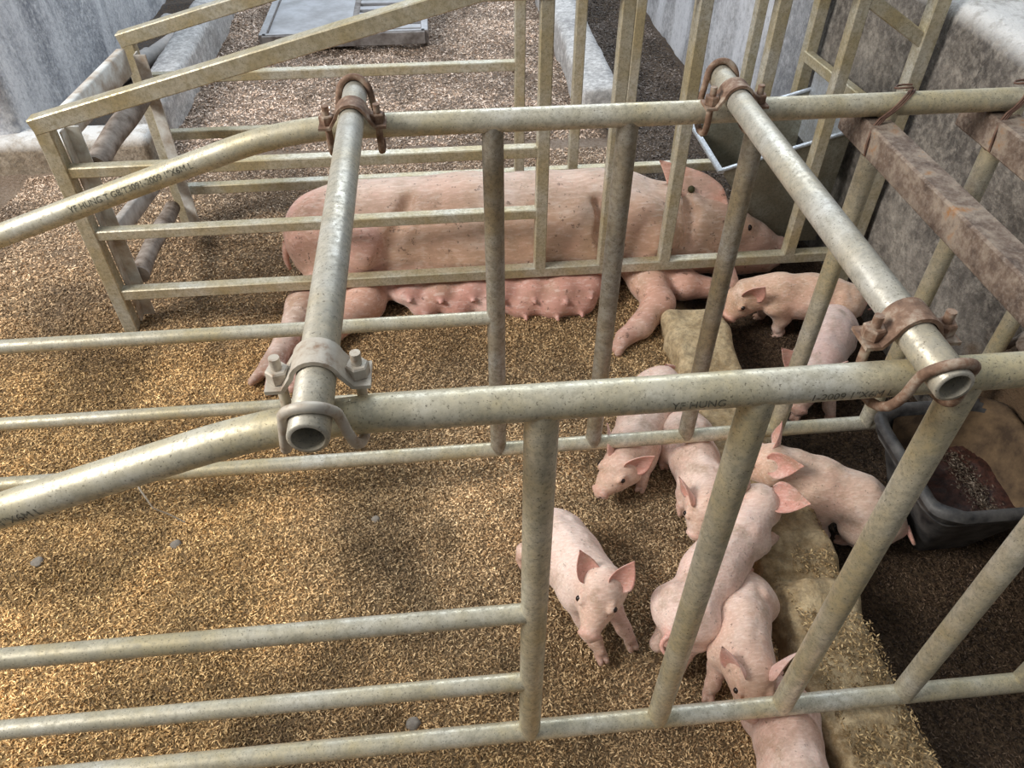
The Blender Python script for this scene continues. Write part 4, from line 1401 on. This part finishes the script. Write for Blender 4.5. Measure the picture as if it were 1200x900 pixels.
def sow():
    B = Body()
    sk = (0.70, 0.47, 0.335); pale = (0.83, 0.71, 0.64); ud = (0.56, 0.28, 0.225); muddy = (0.25, 0.155, 0.11); leg = (0.60, 0.35, 0.26); pinkd = (0.68, 0.40, 0.32)
    X, Yv, Z = np.eye(3)
    k = 0.05
    B.cap((-0.315, 1.865, 0.140), (0.05, 1.860, 0.150), 0.140, 0.142, k, sk)
    B.cap((0.05, 1.860, 0.150), (0.42, 1.860, 0.150), 0.142, 0.138, k, sk)
    B.cap((0.0, 1.825, 0.13), (0.38, 1.815, 0.13), 0.106, 0.112, k, sk)
    B.cap((-0.27, 1.90, 0.178), (0.50, 1.895, 0.178), 0.099, 0.097, k, pale)
    B.cap((0.42, 1.860, 0.145), (0.62, 1.850, 0.140), 0.130, 0.112, k, sk)
    B.cap((0.62, 1.850, 0.138), (0.76, 1.835, 0.122), 0.108, 0.092, 0.04, sk)
    B.cap((0.76, 1.835, 0.122), (0.87, 1.818, 0.088), 0.088, 0.060, 0.03, (0.66, 0.42, 0.33))
    B.cap((0.86, 1.822, 0.090), (0.945, 1.800, 0.062), 0.060, 0.044, 0.03, (0.62, 0.39, 0.31))
    B.cap((0.80, 1.775, 0.060), (0.915, 1.768, 0.042), 0.050, 0.026, 0.018, (0.60, 0.36, 0.28))
    B.ell((0.958, 1.798, 0.060), np.stack([unit((0.95, -0.2, -0.2)), unit((0.2, 0.95, 0)), Z]), (0.013, 0.046, 0.042), 0.012, (0.60, 0.33, 0.29))
    for q in (-1, 1):
        B.hole((0.970, 1.795 + q * 0.018, 0.062), 0.008)
    # brow and jowl
    B.ell((0.80, 1.80, 0.155), np.eye(3), (0.06, 0.04, 0.035), 0.03, sk)
    B.ell((0.70, 1.79, 0.09), np.eye(3), (0.10, 0.07, 0.07), 0.05, sk)
    # haunch with the upper hind leg
    B.cap((-0.335, 1.850, 0.165), (-0.235, 1.770, 0.172), 0.122, 0.078, 0.012, pinkd)
    for a, b in (((-0.105, 1.815, 0.275), (-0.145, 1.735, 0.220)), ((-0.145, 1.735, 0.220), (-0.190, 1.690, 0.150))):
        B.cap(a, b, 0.016, 0.016, 0.022, 'groove')
    B.cap((-0.29, 1.79, 0.12), (-0.36, 1.735, 0.062), 0.072, 0.055, 0.02, pinkd)
    B.cap((-0.36, 1.735, 0.060), (-0.405, 1.670, 0.055), 0.054, 0.046, 0.025, leg)
    B.cap((-0.405, 1.670, 0.055), (-0.440, 1.545, 0.038), 0.045, 0.030, 0.02, muddy)
    B.cap((-0.440, 1.545, 0.038), (-0.470, 1.465, 0.028), 0.031, 0.030, 0.015, muddy)
    B.cap((-0.475, 1.475, 0.026), (-0.515, 1.425, 0.016), 0.020, 0.011, 0.006, (0.36, 0.22, 0.17))
    B.cap((-0.455, 1.455, 0.026), (-0.468, 1.385, 0.016), 0.024, 0.013, 0.006, (0.34, 0.20, 0.16))
    # lower hind leg
    B.cap((-0.24, 1.78, 0.06), (-0.245, 1.685, 0.052), 0.070, 0.058, 0.03, leg)
    B.cap((-0.245, 1.685, 0.050), (-0.34, 1.575, 0.038), 0.056, 0.037, 0.02, leg)
    B.cap((-0.34, 1.575, 0.036), (-0.395, 1.455, 0.028), 0.036, 0.029, 0.015, (0.58, 0.33, 0.27))
    B.cap((-0.395, 1.455, 0.026), (-0.412, 1.390, 0.016), 0.026, 0.014, 0.006, (0.40, 0.24, 0.19))
    for a, b in (((0.655, 1.86, 0.245), (0.665, 1.78, 0.215)), ((0.665, 1.78, 0.215), (0.66, 1.73, 0.15)), ((0.40, 1.79, 0.255), (0.405, 1.73, 0.20)), ((0.405, 1.73, 0.20), (0.44, 1.700, 0.11))):
        B.cap(a, b, 0.012, 0.012, 0.03, 'groove')
    for x in (0.885, 0.908, 0.930):
        B.cap((x, 1.79, 0.125 - (x - 0.885) * 0.5), (x + 0.004, 1.755, 0.085 - (x - 0.885) * 0.5), 0.003, 0.003, 0.006, 'groove')
    # udder
    B.cap((-0.14, 1.735, 0.062), (0.34, 1.725, 0.062), 0.048, 0.052, 0.03, ud)
    teats = []
    for i, (x, y, z, r) in enumerate(((-0.12, 1.690, 0.066, 0.036), (-0.035, 1.682, 0.066, 0.038), (0.05, 1.680, 0.066, 0.039), (0.13, 1.676, 0.064, 0.040), (0.215, 1.672, 0.062, 0.042), (0.30, 1.668, 0.062, 0.046), (0.372, 1.680, 0.062, 0.042))):
        B.ell((x, y, z), np.eye(3), (r * 1.15, r, r * 0.95), 0.028, ud); teats.append((x, y - r, z + 0.004))
    for i, (x, y, z, r) in enumerate(((-0.08, 1.668, 0.030, 0.032), (0.01, 1.660, 0.030, 0.034), (0.10, 1.655, 0.030, 0.036), (0.19, 1.648, 0.030, 0.038), (0.275, 1.640, 0.030, 0.040), (0.345, 1.645, 0.030, 0.036))):
        B.ell((x, y, z), np.eye(3), (r * 1.25, r, r * 0.9), 0.025, ud); teats.append((x, y - r, z - 0.004))
    for (x, y, z) in teats:
        B.cap((x, y + 0.006, z), (x + 0.002, y - 0.013, z - 0.003), 0.0085, 0.0055, 0.006, (0.60, 0.30, 0.26))
    # shoulder, upper foreleg folded back
    B.ell((0.515, 1.80, 0.165), np.stack([unit((0.8, -0.6, 0)), unit((0.6, 0.8, 0)), Z]), (0.13, 0.085, 0.105), 0.022, sk)
    B.cap((0.515, 1.78, 0.11), (0.545, 1.690, 0.060), 0.072, 0.052, 0.016, sk)
    B.cap((0.545, 1.690, 0.058), (0.555, 1.600, 0.048), 0.050, 0.042, 0.02, leg)
    B.cap((0.555, 1.600, 0.047), (0.490, 1.525, 0.036), 0.042, 0.031, 0.02, leg)
    B.cap((0.490, 1.525, 0.035), (0.440, 1.490, 0.028), 0.031, 0.025, 0.015, (0.60, 0.35, 0.28))
    B.cap((0.440, 1.490, 0.026), (0.405, 1.466, 0.016), 0.019, 0.011, 0.006, (0.40, 0.25, 0.19))
    B.cap((0.435, 1.480, 0.026), (0.415, 1.446, 0.016), 0.019, 0.011, 0.006, (0.40, 0.25, 0.19))
    # other foreleg stretched forward
    B.cap((0.56, 1.76, 0.055), (0.645, 1.680, 0.048), 0.055, 0.042, 0.025, leg)
    B.cap((0.645, 1.680, 0.046), (0.735, 1.672, 0.034), 0.040, 0.028, 0.02, leg)
    B.cap((0.735, 1.672, 0.030), (0.780, 1.675, 0.020), 0.022, 0.012, 0.008, (0.40, 0.25, 0.19))
    V, F, C = B.mesh(0.0085, sk)
    # soft skin folds: elbow crease, flank, wrinkles on the cheek
    parts = [(V, F, C)]
    parts.append(leaf_ear((0.742, 1.815, 0.200), (-0.137, 0.090, 0.105), (-0.15, -0.80, 0.55), 0.205, 0.125, cup=0.30, thick=0.006, bend=0.04, out_col=(0.78, 0.58, 0.52), in_col=(0.78, 0.42, 0.32)))
    parts.append(leaf_ear((0.735, 1.905, 0.075), (-0.05, 0.13, -0.02), (0.3, -0.3, 0.9), 0.15, 0.11, cup=0.25, thick=0.006, bend=0.05))
    tb = B.surface(V3(-0.315, 1.865, 0.14), (-1, 0.05, -0.12))
    tp = [tb + np.array([-0.006 - 0.008 * math.sin(3 * t), -0.02 * t, -0.07 * t]) for t in np.linspace(-0.1, 1, 9)]
    Vt, Ft = small_tube(tp, 0.013, 0.005)
    parts.append((Vt, Ft, np.tile(np.array(pinkd), (len(Vt), 1))))
    V, F, C = join_meshes(parts)
    V = V + 0.0035 * fbm(V * 14, 77)[:, None] * unit_rows(V - np.array([0.2, 1.86, 0.1]))
    nz = fbm(V * 9, 55)
    C = C * (0.96 + 0.10 * nz[:, None])
    o = mesh_obj('sow', V, F, M_SOW, smooth=180, color=np.clip(C, 0, 1), loc=(0.15, 1.88, 0.0))
    tag(o, 'large pink sow lying on her side in the square-tube crate', 'sow')
    e = B.surface(V3(0.83, 1.825, 0.10), (0.1, -0.62, 0.75))
    mesh_obj('eye', *sphere(e - V3(0, -0.004, 0.005), 0.010), M_EYE, o, smooth=180)
    t = unit((-0.137, 0.090, 0.105)); fc = np.array((-0.15, -0.80, 0.55)); fc = unit(fc - t * (t @ fc))
    p = np.array((0.742, 1.815, 0.200)) + t * 0.085 + fc * 0.0045
    e = mesh_obj('ear_mark', *sphere(p, 0.0105), M_TAG, o, smooth=180)
    e['label'] = 'dark olive round mark in the ear'
    return o


sow()
